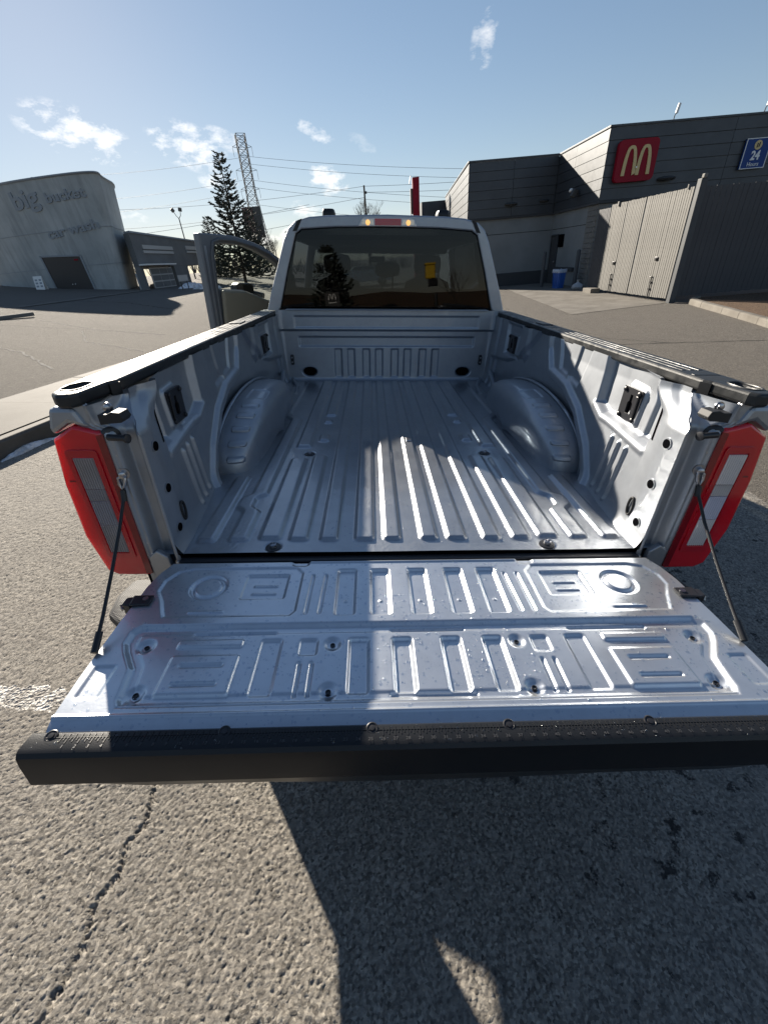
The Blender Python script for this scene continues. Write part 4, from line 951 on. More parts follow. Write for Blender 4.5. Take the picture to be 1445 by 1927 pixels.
for sx in (-1, 1):
    WYs = WY+.120*ss(1.345-WZ, .09)*np.clip(1-WY/.4, 0, 1)
    MB().grid(sx*wall_x(WY, WZ), WYs, WZ, flip=(sx > 0)).build('bed_wall', M['paint'], truck, smooth=180, fix=False)
    def wx(y, z): return float(wall_x(np.array([[y]]), np.array([[z]]))[0, 0])
    for by, bz in ((.056, 1.29), (.058, 1.148), (.058, 1.0)):
        MB().lathe([(.019, 0), (.019, .003), (.0155, .003)], (sx*wx(by, bz), by, bz), (-sx, 0, 0), 16).build('hole_rim', M['paint'], truck, smooth=40)
        MB().lathe([(.0145, 0), (.0145, .0050)], (sx*wx(by, bz), by, bz), (-sx, 0, 0), 16).build('wall_hole', M['void'], truck)
    MB().tube([(sx*(wx(.12, 1.03)-.004), .118+.014*math.cos(a), 1.030+.034*math.sin(a)) for a in np.linspace(0, 2*math.pi, 25)[:-1]], .0045, 8, closed=True).build('grommet', M['rubber'], truck, smooth=60)
    dsl = [(.176, 1.400), (.188, 1.396), (.170, 1.262), (.159, 1.262)]
    MB().loft([[(sx*(wx(y, z)+o_), y, z) for y, z in dsl] for o_ in (.003, -.002)]).build('drain_slot', M['void'], truck)
    # tie-down plates
    for y0, y1, z0, z1 in ((.352, .474, 1.250, 1.372), (1.885, 2.03, 1.245, 1.36)):
        cy_, cz_ = (y0+y1)/2, (z0+z1)/2; hy, hz = (y1-y0)/2, (z1-z0)/2; px = sx*(wx(cy_, cz_)-.001)
        pl = holes_prism(rrect(-hy, hy, -hz, hz, .008), [[(a, b) for a, b in ((-.016, -.034), (.016, -.034), (.016, .004), (.008, .012), (.008, .036), (-.008, .036), (-.008, .012), (-.016, .004))]], (0, 1, 0), (0, 0, 1), (px, cy_, cz_), (-sx*.009, 0, 0)).build('tie_down_plate', M['black_steel'], truck, bevel=.002)
        MB().box((min(px, px-sx*.001), cy_-.03, cz_-.045), (max(px, px-sx*.001), cy_+.03, cz_+.045)).build('plate_hollow', M['void'], pl)
        for a in (-1, 1):
            for b in (-1, 1): MB().lathe([(.009, 0), (.009, .006), (.005, .009)], (px-sx*.009, cy_+a*(hy-.015), cz_+b*(hz-.012)), (-sx, 0, 0), 8).build('plate_bolt', M['black_steel'], pl, smooth=40)
        MB().box((min(px-sx*.009, px-sx*.015), y0+.012, z0+.02), (max(px-sx*.009, px-sx*.015), y0+.028, z1-.02)).build('plate_lip', M['black_steel'], pl, bevel=.003)

# wheelhouses: a superellipsoid hump with pressed ribs on its arched back
ns, nph = 90, 300
for sx in (-1, 1):
    s1 = np.linspace(0, 1, ns)**.8; ph = np.linspace(0, math.pi, nph); SS, PH = np.meshgrid(s1, ph)
    rr = (1-SS**5.0)**(1/5.0)
    yr = np.where(PH < math.pi/2, .615, .66)
    rx = .196*(.88+.12*np.sin(PH))
    relief = np.zeros(SS.shape)
    for p0 in (12, 26, 40, 53, 64): relief = np.maximum(relief, ss(sd_box(SS, PH, .30, .74, rad(p0)-.050, rad(p0)+.050, .045), .020))
    box_ = ss(sd_box(SS, PH, .28, .78, rad(73), rad(88), .06), .035)
    R1 = rr*(1+.024*relief-.020*box_)
    WX = sx*(.850-rx*SS); WYY = 1.225-yr*R1*np.cos(PH); WZZ = .925+.250*R1*np.abs(np.sin(PH))**.80
    MB().grid(WX, WYY, WZZ).build('wheelhouse', M['paint'], truck, smooth=180, fix=True)
    rim = [(sx*.842, 1.225-(.625 if a < math.pi/2 else .672)*math.cos(a), .925+.258*abs(math.sin(a))**.80) for a in np.linspace(0, math.pi, 60)]
    MB().tube(rim, .008, 6).build('wheelhouse_seam', M['paint'], truck, smooth=60)

# bulkhead
bx_ = axis_pts(-.88, .88, .006); bz_ = axis_pts(.925, 1.475, .005); BX, BZ = np.meshgrid(bx_, bz_)
def bulk(X, Z):
    A = np.abs(X); y = np.full(X.shape, 2.49)
    y -= .026*np.clip((Z-1.322)/.012, 0, 1)
    y += .008*ss(sd_box(X, Z, -.747, .747, 1.343, 1.438, .012), .012)
    y += .014*ss(sd_box(X, Z, -.727, .727, 1.197, 1.283, .012), .014)
    for a, b in ((.031, .100), (.139, .207), (.266, .333), (.374, .441)): y += .011*ss(sd_box(A, Z, a, b, .953, 1.188, .012), .010)
    y += .030*ss(np.hypot((A-.655)/.066, (Z-1.0)/.042)*.05-.05, .012)
    y -= .03*np.clip((.955-Z)/.03, 0, 1)**2
    y -= .03*np.clip((A-.83)/.05, 0, 1)**2
    return y
MB().grid(BX, bulk(BX, BZ), BZ).build('bulkhead', M['paint'], truck, smooth=180, fix=False)
MB().box((-.86, 2.53, .5), (.86, 2.57, 1.46)).build('bulkhead_backing', M['void'], truck)
MB().box((-.80, 2.44, 1.474), (.80, 2.53, 1.482)).build('bulkhead_top', M['paint'], truck, bevel=.003)
for sx in (-1, 1):
    MB().prism([(sx*.655+a-.0, 2.512, b) for a, b in ell(0, 1.0, .055, .034, 24, 3)], (0, .004, 0)).build('floor_vent', M['void'], truck)
    mb = MB().prism([(a, 2.470, b) for a, b in rrect(sx*.79-.013, sx*.79+.013, 1.06, 1.14, .01)], (0, .02, 0)); br_ = mb.build('corner_bracket', M['black_steel'], truck, bevel=.002)
    MB().lathe([(.007, 0), (.007, .004)], (sx*.79, 2.469, 1.118), (0, -1, 0), 10).lathe([(.007, 0), (.007, .004)], (sx*.79, 2.469, 1.082), (0, -1, 0), 10).build('bracket_bolt', M['bolt'], br_)
    MB().tube([(sx*.80, 2.45, .95), (sx*.72, 2.20, .945), (sx*.70, 2.0, .943)], .014, 8).tube([(sx*.84, 2.3, 1.04), (sx*.80, 2.0, 1.0)], .018, 8).build('floor_gusset', M['paint'], truck, smooth=60)

# bed rails with stake pockets at the back end
for sx in (-1, 1):
    outer = [(.878, 2.53), (.878, .13), (.890, .105), (.900, -.020), (.914, -.044), (.944, -.046), (.968, -.022), (.981, .04), (.990, .15), (.992, 1.0), (1.002, 2.53)]
    pocket = [(x, y) for x, y in ell(.940, .045, .022, .044, 20, 2.6)]
    rl = holes_prism([(sx*a, b) for a, b in outer], [[(sx*a, b) for a, b in pocket]], (1, 0, 0), (0, 1, 0), (0, 0, 1.432), (0, 0, .037)).build('bed_rail', M['rail'], truck, bevel=.009, seg=3)
    MB().prism([(sx*a, b, 1.445) for a, b in ell(.940, .045, .030, .055, 20, 2.6)], (0, 0, .006)).build('pocket_floor', M['void'], rl)
    MB().tube([(sx*a, b, 1.4685) for a, b in ell(.940, .045, .027, .050, 28, 2.6)], .0035, 6, closed=True).build('pocket_rim', M['rail'], rl, smooth=60)
    for x0, x1 in ((.900, .914), (.928, .942), (.956, .970)):
        MB().box((min(sx*x0, sx*x1), .26, 1.4675), (max(sx*x0, sx*x1), 2.50, 1.4704)).build('rail_rib', M['rail'], rl, bevel=.001)
    MB().prism([(sx*.905, 1.54, 1.4708), (sx*.965, 1.53, 1.4708), (sx*.965, 1.66, 1.4708), (sx*.905, 1.67, 1.4708)], (0, 0, .004)).build('rail_cover', M['rail'], rl, bevel=.002)
    MB().box((min(sx*.89, sx*.975), .185, 1.4675), (max(sx*.89, sx*.975), .200, 1.4705)).build('rail_joint', M['rail'], rl, bevel=.001)
    MB().prism([(sx*.872, .130, 1.428), (sx*.886, .100, 1.428), (sx*.886, .100, 1.462), (sx*.872, .130, 1.462)], (sx*.02, .02, 0)).build('rail_clip', M['rubber'], rl)

# rear posts
pz = axis_pts(.83, 1.434, .006); pu = np.linspace(0, 1, 60); PU, PZ = np.meshgrid(pu, pz)
def post_pt(U, Z):
    xi = .780+.066*ss(1.335-Z, .095); xo = .885+.062*np.clip((Z-1.355)/.03, 0, 1)-.0*Z; xi = np.where(Z < .93, .775, xi)
    X = xi+(xo-xi)*U; Wd = xo-xi
    y = -.014+.036*ss(np.abs(X-.822)-.036, .024)*np.clip((1.40-Z)/.05, .2, 1)
    y += -.006*ss(np.abs(X-.880)-.020, .01)
    y += .006*ss(sd_box(X, Z, .768, .80, 1.375, 1.405, .01), .008)
    y += .012*ss(sd_poly(X, Z, [(.845, 1.47), (.862, 1.47), (.872, 1.38), (.90, 1.36), (.885, 1.35), (.855, 1.39)]), .008)
    y -= .005*ss(sd_poly(X, Z, [(.88, 1.46), (.94, 1.45), (.94, 1.375), (.90, 1.375)]), .01)
    y += .010*np.clip((.81-X)/.04, 0, 1)**2
    y += .125*ss(1.345-Z, .09)*ss(X-.895, .055)
    return X, y
for sx in (-1, 1):
    X, y = post_pt(PU, PZ); po = MB().grid(sx*X, y, PZ, flip=(sx < 0)).build('rear_post', M['paint'], truck, smooth=180, fix=False)
    MB().box((min(sx*.815, sx*.95), .06, .62), (max(sx*.815, sx*.95), .10, 1.31)).build('post_core', M['void'], po)
    # bump stop, striker, small fixings
    MB().loft([[(sx*(x), -.055+q*.04, z) for x, z in ((.848, 1.392), (.848, 1.420), (.826, 1.420), (.812, 1.426), (.79, 1.424), (.784, 1.408), (.792, 1.398), (.82, 1.396))] for q in (0, 1.1)]).build('bump_stop', M['rubber'], po, bevel=.002)
    st = MB().lathe([(.026, 0), (.026, .006), (.020, .010)], (sx*.866, -.002, 1.345), (-sx*.6, -.8, 0), 22).build('striker', M['black_steel'], po, smooth=40)
    MB().lathe([(.009, 0), (.009, .052), (.013, .054), (.013, .060), (.006, .062)], (sx*.862, -.020, 1.346), (-sx*1.0, -.18, 0), 14).build('striker_pin', M['black_steel'], st, smooth=40)
    for x, z, rr_ in ((.868, 1.288, .009), (.845, 1.425, .010), (.880, 1.12, .006), (.882, 1.05, .006), (.866, .985, .007), (.860, .935, .009), (.884, .905, .008), (.905, 1.43, .006), (.785, .90, .008)):
        MB().lathe([(rr_*1.4, 0), (rr_*1.4, .003), (rr_, .003), (rr_, .010), (rr_*.5, .012)], (sx*x, -.004, z), (0, -1, 0), 12).build('post_bolt', M['bolt'], po, smooth=40)
    MB().prism([(sx*.80, -.02, .845), (sx*.875, -.02, .845), (sx*.88, -.02, .925), (sx*.84, -.02, .955), (sx*.81, -.02, .93)], (0, .02, 0)).build('hinge_plate', M['paint'], po, bevel=.004)
    MB().lathe([(.02, 0), (.02, .05)], (sx*.800, -.028, .872), (-sx, 0, 0), 16).build('tailgate_hinge', M['black_steel'], po, smooth=40)
    # corner of the outer body above the lamp
    MB().loft([[(sx*x, y, z) for x, z in ((.90, 1.372), (.948, 1.388), (1.005, 1.352), (1.008, 1.375), (.990, 1.430), (.925, 1.430))] for y in (-.028, .30)]).build('corner_panel', M['paint'], truck, bevel=.012)
    # tail lamp
    ring = [(.876, 1.362), (.947, 1.381), (1.012, 1.342), (1.033, 1.20), (1.041, 1.02), (1.016, .880), (.985, .862), (.878, .862)]
    rings = []
    for y, k in ((-.026, .955), (-.021, .99), (-.004, 1.0), (.20, 1.0)):
        cx_, cz_ = .95, 1.11; rings.append([(sx*(cx_+(x-cx_)*k+(0 if y < .1 else .012)), y, cz_+(z-cz_)*(k*.3+.7)) for x, z in ring])
    tl = MB().loft(rings).build('tail_lamp', M['red'], truck, smooth=30, bevel=.005)
    MB().prism([(sx*.873, -.024, .868), (sx*.890, -.0285, .872), (sx*.890, -.0285, 1.352), (sx*.873, -.024, 1.356)], (0, .04, 0)).build('lamp_bezel', M['red_dark'], tl)
    holes_prism(rrect(.903, .992, .935, 1.312, .012), [rrect(.9175, .9785, .957, 1.292, .006)], (sx, 0, 0), (0, 0, 1), (0, -.0252, 0), (0, -.005, 0)).build('lens_frame', M['red'], tl, bevel=.002)
    segs = [(.962, 1.062), (1.064, 1.148), (1.150, 1.188), (1.190, 1.287)]
    for q, (z0, z1) in enumerate(segs):
        sg = MB(); n = 8
        for i in range(n):
            xa = .920+.056*i/n; xb = xa+.056/n; sg.add([(sx*xa, -.0295, z0), (sx*(xa+xb)/2, -.0325, z0), (sx*xb, -.0295, z0), (sx*xa, -.0295, z1), (sx*(xa+xb)/2, -.0325, z1), (sx*xb, -.0295, z1), (sx*xa, -.022, z0), (sx*xb, -.022, z0), (sx*xa, -.022, z1), (sx*xb, -.022, z1)], [(0, 1, 4, 3), (1, 2, 5, 4), (6, 7, 2, 1, 0), (3, 4, 5, 9, 8), (0, 3, 8, 6), (2, 7, 9, 5)])
        ob_ = sg.build('reversing_lens', [M[('clear', 'clear_cool', 'clear_dim', 'clear')[q]], M['clear_rib_shade']], tl)
        for pi_, pl2 in enumerate(ob_.data.polygons): pl2.material_index = 1 if pi_ % 6 == (1 if sx > 0 else 0) else 0  # right-facing flank of each rib darker: shade put into the colour
    MB().prism([(sx*.980, -.0275, 1.212), (sx*1.012, -.0275, 1.212), (sx*1.012, -.0275, 1.217), (sx*.980, -.0275, 1.217)], (0, .003, 0)).build('lens_divider', M['red_dark'], tl)
    # stay cable
    cb = MB().tube([(sx*.868, -.026, 1.195), (sx*.868, -.034, 1.17), (sx*.862, -.11, 1.105), (sx*.848, -.22, 1.035), (sx*.832, -.33, .975), (sx*.824, -.40, .938)], .0046, 10).build('tailgate_cable', M['cable'], truck, smooth=60)
    MB().tube([(sx*.862, -.022, 1.228+.0), (sx*.874, -.022, 1.222), (sx*.875, -.025, 1.203), (sx*.868, -.028, 1.188), (sx*.859, -.025, 1.203), (sx*.856, -.022, 1.222)], .0055, 8, closed=True).build('cable_eye', M['bolt'], cb, smooth=60)
    MB().lathe([(.018, 0), (.018, .005), (.010, .005), (.010, .016), (.006, .018)], (sx*.862, -.012, 1.232), (-sx*.3, -1, 0), 16).build('eye_bolt', M['bolt'], cb, smooth=40)
    MB().tube([(sx*.868, -.030, 1.186), (sx*.867, -.042, 1.155)], .0082, 10).build('cable_sleeve', M['cable'], cb, smooth=60)
    MB().tube([(sx*.827, -.365, .957), (sx*.823, -.41, .932)], .0085, 10).build('cable_sleeve', M['cable'], cb, smooth=60)

# outer bed sides with wheel arches
for sx in (-1, 1):
    arch = [(1.225+.50*math.cos(a), (.43+.50*math.sin(a))) for a in np.linspace(-.2, math.pi+.2, 22)]
    outer = [(.04, .62), (.04, 1.425), (2.54, 1.425), (2.54, .55)]
    poly = [(2.54, .55)] + [(2.54, 1.425), (.205, 1.425), (.205, .62)] + [(1.225-.50*math.cos(a), (.43+.50*math.sin(a))) for a in np.linspace(.25, math.pi-.25, 22)]
    holes_prism(poly, [], (0, 1, 0), (0, 0, 1), (sx*.980, 0, 0), (sx*.055, 0, 0)).build('bed_outer_side', M['paint'], truck, bevel=.012)
    MB().tube([(sx*1.03, 1.225+.50*math.cos(a), (.43+.50*math.sin(a))) for a in np.linspace(.3, math.pi-.95, 26)], .02, 8).build('arch_flare', M['paint'], truck, smooth=60)

# ------------------------------------------------------------------ tailgate
ZT_ = .926
def edge_x(y):
    return np.interp(-y, [.040, .10, .16, .30, .48, .60], [.775, .800, .812, .819, .822, .818])
def gate_h(X, Y):
    A = np.abs(X); h = np.zeros(X.shape)
    # two corner panels and the big lower panel
    cp = ss(sd_poly(A, Y, [(.716, -.290), (.728, -.268), (.748, -.225), (.776, -.180), (.776, -.130), (.748, -.085), (.70, -.070), (.375, -.070), (.348, -.10), (.348, -.27), (.365, -.292)]), .012)
    h -= .005*cp
    lowp = [(.700, -.556), (.712, -.535), (.716, -.50), (.724, -.455), (.760, -.405), (.776, -.375), (.776, -.335), (.755, -.312), (-.755, -.312), (-.776, -.335), (-.776, -.375), (-.760, -.405), (-.724, -.455), (-.716, -.50), (-.712, -.535), (-.700, -.556)]
    d = sd_poly(X, Y, lowp); h -= .011*ss(d, .017); h += .003*ss(d+.028, .008)
    h -= .005*ss(np.maximum(np.abs(Y+.554)-.0022, A-.70), .002)
    ring = np.abs(np.hypot((A-.630)/1.0, Y+.160)-.046); h -= .008*ss(ring-.011, .009)
    h -= .008*ss(sd_box(A, Y, .392, .530, -.217, -.102, .010), .010)
    for y0 in (-.153, -.187): h += .004*ss(sd_seg(A, Y, .428, y0, .492, y0)-.0065, .006)
    h += .004*ss(sd_seg(A, Y, .560, -.266, .650, -.266)-.006, .006)
    for x0 in (.284, .322): h -= .0065*ss(sd_seg(A, Y, x0-.004 if x0 < .3 else x0-.002, -.118, x0+.002, -.278)-.0075, .007)
    for a, b in ((.024, .096), (.134, .200), (.226, .226)):
        if b > a: pass
    for c in (-.215, -.113, .004, .119, .224): h -= .011*ss(sd_box(X, Y, c-.033, c+.033, -.290, -.085, .012), .011)
    for c in (-.215, -.113, .004, .119, .224): h += .002*ss(np.hypot(X-c, Y+.225)-.007, .004)
    # lower panel pressings
    for (x0, y0, x1) in ((.395, -.343, .602),): h -= .0065*ss(sd_seg(A, Y, x0, y0, x1, y0)-.0075, .007)
    h -= .0065*ss(sd_seg(X, Y, -.085, -.341, .105, -.341)-.0075, .007); h -= .0065*ss(sd_seg(X, Y, -.092, -.531, .100, -.533)-.0075, .007)
    h += .007*ss(sd_box(A, Y, .466, .637, -.393, -.362, .009), .008)
    h += .007*ss(sd_box(A, Y, .464, .637, -.532, -.411, .010), .009)
    for y0 in (-.447, -.499): h -= .0065*ss(sd_seg(A, Y, .505, y0, .600, y0)-.0075, .007)
    h -= .007*ss(sd_box(A, Y, .367, .428, -.531, -.361, .012), .010)
    h -= .006*ss(sd_box(A, Y, .274, .329, -.421, -.362, .012), .010)
    for x0 in (.287, .317): h -= .0065*ss(sd_seg(A, Y, x0, -.442, x0, -.528)-.0075, .007)
    for c in (-.172, -.060, .068, .178): h -= .011*ss(sd_box(X, Y, c-.030, c+.030, -.530, -.361, .012), .011)
    for bx, by in ((.714, -.381), (.676, -.517), (.240, -.383), (.240, -.519)): h -= .007*ss(np.hypot(A-bx, Y-by)-.026, .016)
    h -= .004*ss(sd_box(A, Y, .748, .806, -.535, -.440, .012), .010)
    h -= .010*np.clip((-.572-Y)/.03, 0, 1)**1.5
    h += .004*ss(np.abs(Y+.575)-.006, .006)
    h += .004*ss(np.maximum(np.abs(Y+.052)-.006, A-.34), .005)
    h -= .012*np.clip((-.052-(-.052)+Y+.048)/.010, 0, 1)
    h -= .006*ss(sd_box(A, Y, .335, .40, -.075, -.03, .02), .014)
    return h
gu = axis_pts(-1, 1, .0028); gyv = axis_pts(-.604, -.040, .0028); GU, GYV = np.meshgrid(gu, gyv); GXX = GU*edge_x(GYV)
GZZ = ZT_+gate_h(GXX, GYV)
oline = [(float(edge_x(y))-.004, y) for y in np.linspace(-.600, -.045, 14)]
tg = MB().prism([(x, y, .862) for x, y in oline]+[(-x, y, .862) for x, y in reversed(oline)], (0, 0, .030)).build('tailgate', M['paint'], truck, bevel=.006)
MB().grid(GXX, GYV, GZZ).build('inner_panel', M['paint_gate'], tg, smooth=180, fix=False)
mb = MB()
for s_ in (-1, 1):
    ex = [(s_*float(edge_x(y)), y, float(ZT_+gate_h(np.array([[s_*float(edge_x(y))]]), np.array([[y]]))[0, 0])) for y in np.linspace(-.604, -.04, 30)]
    mb.add([p for p in ex]+[(p[0]-s_*.004, p[1], .8915) for p in ex], [(i, i+1, i+31, i+30) for i in range(29)])
mb.build('panel_hem', M['paint'], tg, smooth=40)
for bx, by in ((.714, -.381), (.676, -.517), (.240, -.383), (.240, -.519)):
    for s_ in (-1, 1):
        MB().lathe([(.0088, 0), (.0088, .003), (.0064, .003), (.0064, .007), (.0046, .007), (.0046, .005)], (s_*bx, by, .9068), n=14).build('panel_bolt', M['black_steel'], tg, smooth=40)
for s_ in (-1, 1):
    lt = MB().prism([(s_*a, b, .9285) for a, b in ((.768, -.205), (.768, -.242), (.822, -.246), (.826, -.205))], (0, 0, .006)).prism([(s_*a, b, .878) for a, b in ((.822, -.205), (.846, -.212), (.846, -.240), (.822, -.246))], (0, 0, .053)).build('latch', M['black_steel'], tg, bevel=.004)
    MB().lathe([(.008, 0), (.008, .003)], (s_*.785, -.222, .9346), n=12).build('latch_bolt', M['bolt'], lt)
    MB().tube([(s_*.848, -.215, .91), (s_*.858, -.228, .915), (s_*.848, -.240, .91)], .004, 6).build('latch_claw', M['bolt'], lt, smooth=60)
    MB().box((min(s_*.816, s_*.828), -.505, .866), (max(s_*.816, s_*.828), -.470, .918)).build('edge_notch', M['void'], tg)
# black cap along the end of the gate
def zb(x): return .765+.075*(abs(x)/.83)**2.6
rings = []
for x in np.concatenate([[-.832], np.linspace(-.82, .82, 34), [.832]]):
    e_ = 0.0; b_ = zb(x)
    k_ = 1-.045*min(1, max(0, (abs(x)-.70)/.12))
    rings.append([(x, -.603, .880), (x, -.6045, .922-e_), (x, -.612, .931-e_), (x, -.646, .936-e_), (x, -.654, .934-e_), (x, -.6605, .926-e_), (x, -.664, .905), (x, -.668, .845), (x*k_, -.664, .838), (x*k_, -.655, max(b_+.004, .806)), (x*k_, -.640, b_), (x*k_, -.610, b_+.004), (x*k_, -.600, .85)])
cap_ = MB().loft(rings).build('gate_cap', M['plastic'], tg, smooth=24)
for bx in (-.788, -.441, -.139, .147, .448, .788):
    MB().lathe([(.0125, 0), (.0125, .0022), (.0105, .0030), (.0095, .0016), (.006, .0016), (.0055, .0036), (.003, .0038)], (bx, -.619, .9322), (0, -.10, 1), n=20).build('cap_screw', M['black_steel'], tg, smooth=40)
mk = MB(); tz = lambda y: .931+(-.612-y)/.034*.005
def mark(x, y0, y1, w): mk.add([(x-w, y0, tz(y0)-.0005), (x+w, y0, tz(y0)-.0005), (x+w, y1, tz(y1)-.0005), (x-w, y1, tz(y1)-.0005), (x-w, y0, tz(y0)+.0012), (x+w, y0, tz(y0)+.0012), (x+w, y1, tz(y1)+.0012), (x-w, y1, tz(y1)+.0012)], [(4, 5, 6, 7), (0, 1, 5, 4), (1, 2, 6, 5), (2, 3, 7, 6), (3, 0, 4, 7)])
for i in range(0, 62*4):
    x = -.777+i*.00635
    if abs(x) > .80 or min(abs(x-b) for b in (-.788, -.441, -.139, .147, .448, .788)) < .018: continue
    L = .013 if i % 4 == 0 else (.010 if i % 2 == 0 else .006)
    mark(x, -.6235, -.6235-L, .0008)
    if i % 2 == 0: mark(x, -.6225, -.6145, .0008)
mark(0, -.6225, -.6235, .80); o = mk.build('ruler_marks', M['plastic'], tg, fix=False); o['kind'] = 'stuff'
num = MB()
for n in range(1, 62):
    x = -.777+n*.0254
    if abs(x) > .79: continue
    vs, fs = text_mesh(str(n), .0105, .0, 0); num.add([(x+v.x, -.6465+v.y*.95, tz(-.6465+v.y)+.0014) for v in vs], fs)
o = num.build('ruler_numerals', P('ruler_print', (.04, .04, .042), .35), tg, fix=False); o['kind'] = 'stuff'

# rain drops on gate and floor
def drops(n, area, hfun, par, rmin, rmax, seed, yfun=None, dens=None):
    r = np.random.RandomState(seed); mb = MB()
    base_f = []
    for i in range(n):
        x = r.uniform(area[0], area[1]); y = r.uniform(area[2], area[3])
        if dens is not None and r.rand() > dens(x, y): continue
        R_ = rmin+(rmax-rmin)*r.rand()**3; e_ = R_*.35; XX = np.array([[x, x+e_, x]]); YY = np.array([[y, y, y+e_]]); hh = hfun(XX, YY)[0]
        gxx = (hh[1]-hh[0])/e_; gyy = (hh[2]-hh[0])/e_; vs = []; st_ = r.uniform(.8, 1.3); a0 = r.rand()*3
        for rr_, zz in ((1.0, -.0002), (.72, R_*.32)):
            for j in range(7):
                a = 2*math.pi*j/7+a0; dx, dy = R_*rr_*math.cos(a)*st_, R_*rr_*math.sin(a)/st_; vs.append((x+dx, y+dy, hh[0]+gxx*dx+gyy*dy+zz))
        vs.append((x, y, hh[0]+R_*.45)); fs = [(j, (j+1) % 7, 7+(j+1) % 7, 7+j) for j in range(7)]+[(7+j, 7+(j+1) % 7, 14) for j in range(7)]
        mb.add(vs, fs)
    o = mb.build('water_drops', M['water'], par, smooth=180, fix=False); o['kind'] = 'stuff'; return o
drops(3800, (-.80, .80, -.598, -.06), lambda X, Y: ZT_+gate_h(X, Y), tg, .0016, .0050, 5, dens=lambda x, y: .35+.65*(math.sin(x*7+1)*math.sin(y*13+x*3) > -.2))
drops(130, (-.825, .825, -.655, -.608), lambda X, Y: .9310+(-.612-Y)/.034*.005, tg, .0012, .0034, 8)
drops(1500, (-.72, .72, .02, 1.3), lambda X, Y: ZF+floor_h(X, Y), bf, .0014, .0045, 6, dens=lambda x, y: max(.1, 1-y*.8))

# ------------------------------------------------------------------ bumper, underbody, wheels
pl_ = [(-1.045, .10), (-1.062, .02), (-1.045, -.07), (-.99, -.115), (-.60, -.125), (-.50, -.10), (.50, -.10), (.60, -.125), (.99, -.115), (1.045, -.07), (1.062, .02), (1.045, .10)]
bp_ = MB().loft([[(x*k, y*k2+.0, z) for x, y in pl_] for z, k, k2 in ((.50, .965, .85), (.53, .985, .95), (.60, 1.0, 1.0), (.66, 1.0, 1.0), (.70, .995, .98))]).build('rear_bumper', M['chrome'], truck, smooth=35)
MB().loft([[(x*k, y*k+(0 if k == 1 else .0), z) for x, y in pl_] for z, k in ((.701, 1.0), (.728, .995), (.738, .975))]).build('step_pad', M['pad'], bp_, smooth=35)
for s_ in (-1, 1): MB().prism([(s_*a, b, .7385) for a, b in ((.86, .09), (.95, .09), (.955, .03), (.93, .0), (.86, .0))], (0, 0, .004)).build('step_recess', M['void'], bp_)
for s_ in (-1, 1):
    MB().loft([[(s_*1.005, .445, .12), (s_*.72, .445, .12), (s_*.72, .457, .12), (s_*1.005, .457, .12)], [(s_*1.005, .488, .34), (s_*.72, .488, .34), (s_*.72, .502, .34), (s_*1.005, .502, .34)], [(s_*1.005, .545, .66), (s_*.72, .545, .66), (s_*.72, .56, .66), (s_*1.005, .56, .66)]]).build('mud_flap', M['rubber'], truck)
MB().box((-.05, -.16, .42), (.05, .1, .52)).build('tow_hitch', M['black_steel'], truck, bevel=.005)
un = MB()
for s_ in (-1, 1): un.box((s_*.45-.05, .06, .60), (s_*.45+.05, 1.7, .76)).box((s_*.45-.05, 1.701, .52), (s_*.45+.05, 6.0, .72))
for y in (.2, .9, 1.7, 2.45, 3.4, 4.4): un.box((-.42, y-.04, .56), (.42, y+.04, .66))
un.build('chassis_frame', M['black_steel'], truck)
MB().lathe([(.30, 0), (.38, .03), (.38, .2), (.30, .23)], (0, .55, .42), (0, 0, 1), 24).build('spare_wheel', M['tyre'], truck, smooth=40)
MB().tube([(-.85, 1.225, .43), (.85, 1.225, .43)], .06, 12).lathe([(.05, -.2), (.17, -.1), (.17, .1), (.05, .2)], (0, 1.225, .43), (0, 1, 0), 16).build('rear_axle', M['black_steel'], truck, smooth=40)
MB().box((-.40, 1.85, .42), (-.06, 3.2, .70)).box((-.38, 3.3, .40), (.38, 5.2, .75)).build('fuel_tank', M['black_steel'], truck, bevel=.03)
def wheel(x, y, sx):
    w = MB().lathe([(.27, -.13), (.37, -.14), (.415, -.11), (.43, -.05), (.43, .05), (.415, .11), (.37, .14), (.27, .13)], (x, y, .43), (sx, 0, 0), 40).build('wheel', M['tyre'], truck, smooth=40)
    MB().lathe([(.265, .05), (.265, .12), (.22, .10), (.08, .06), (.08, .12), (.03, .13)], (x, y, .43), (sx, 0, 0), 24).build('rim', M['rim'], w, smooth=40)
for sx in (-1, 1): wheel(sx*.87, 1.225, sx); wheel(sx*.87, 5.35, sx)
# ------------------------------------------------------------------ cab
def half(z):   # outer half width of the cab at height z
    return float(np.interp(z, [.5, 1.0, 1.40, 1.46, 1.60, 1.80, 1.95, 2.02, 2.065, 2.09, 2.10], [1.0, 1.02, 1.0, .985, .935, .855, .795, .755, .70, .62, .5]))
def shear(o):
    for v in o.data.vertices: v.co.y += (v.co.z-1.46)*.022
    return o
zl = [1.40, 1.46, 1.60, 1.80, 1.95, 2.02, 2.065, 2.092]
out_ = [(half(z), z) for z in zl]+[(.45, 2.103), (0, 2.112), (-.45, 2.103)]+[(-half(z), z) for z in reversed(zl)]
gl_ = [(.885, 1.463), (.875, 1.475), (.79, 1.74), (.70, 1.985), (.655, 2.014), (.40, 2.029), (0, 2.034), (-.40, 2.029), (-.655, 2.014), (-.70, 1.985), (-.79, 1.74), (-.875, 1.475), (-.885, 1.463)]
rp = shear(holes_prism(out_, [gl_], (1, 0, 0), (0, 0, 1), (0, 2.655, 0), (0, .07, 0)).build('cab_rear_panel', M['paint'], truck, bevel=.010))
gw = shear(MB().prism([(x, 2.672, z) for x, z in [(a*1.006, b) for a, b in gl_]], (0, .005, 0)).build('rear_window', M['tint'], truck))
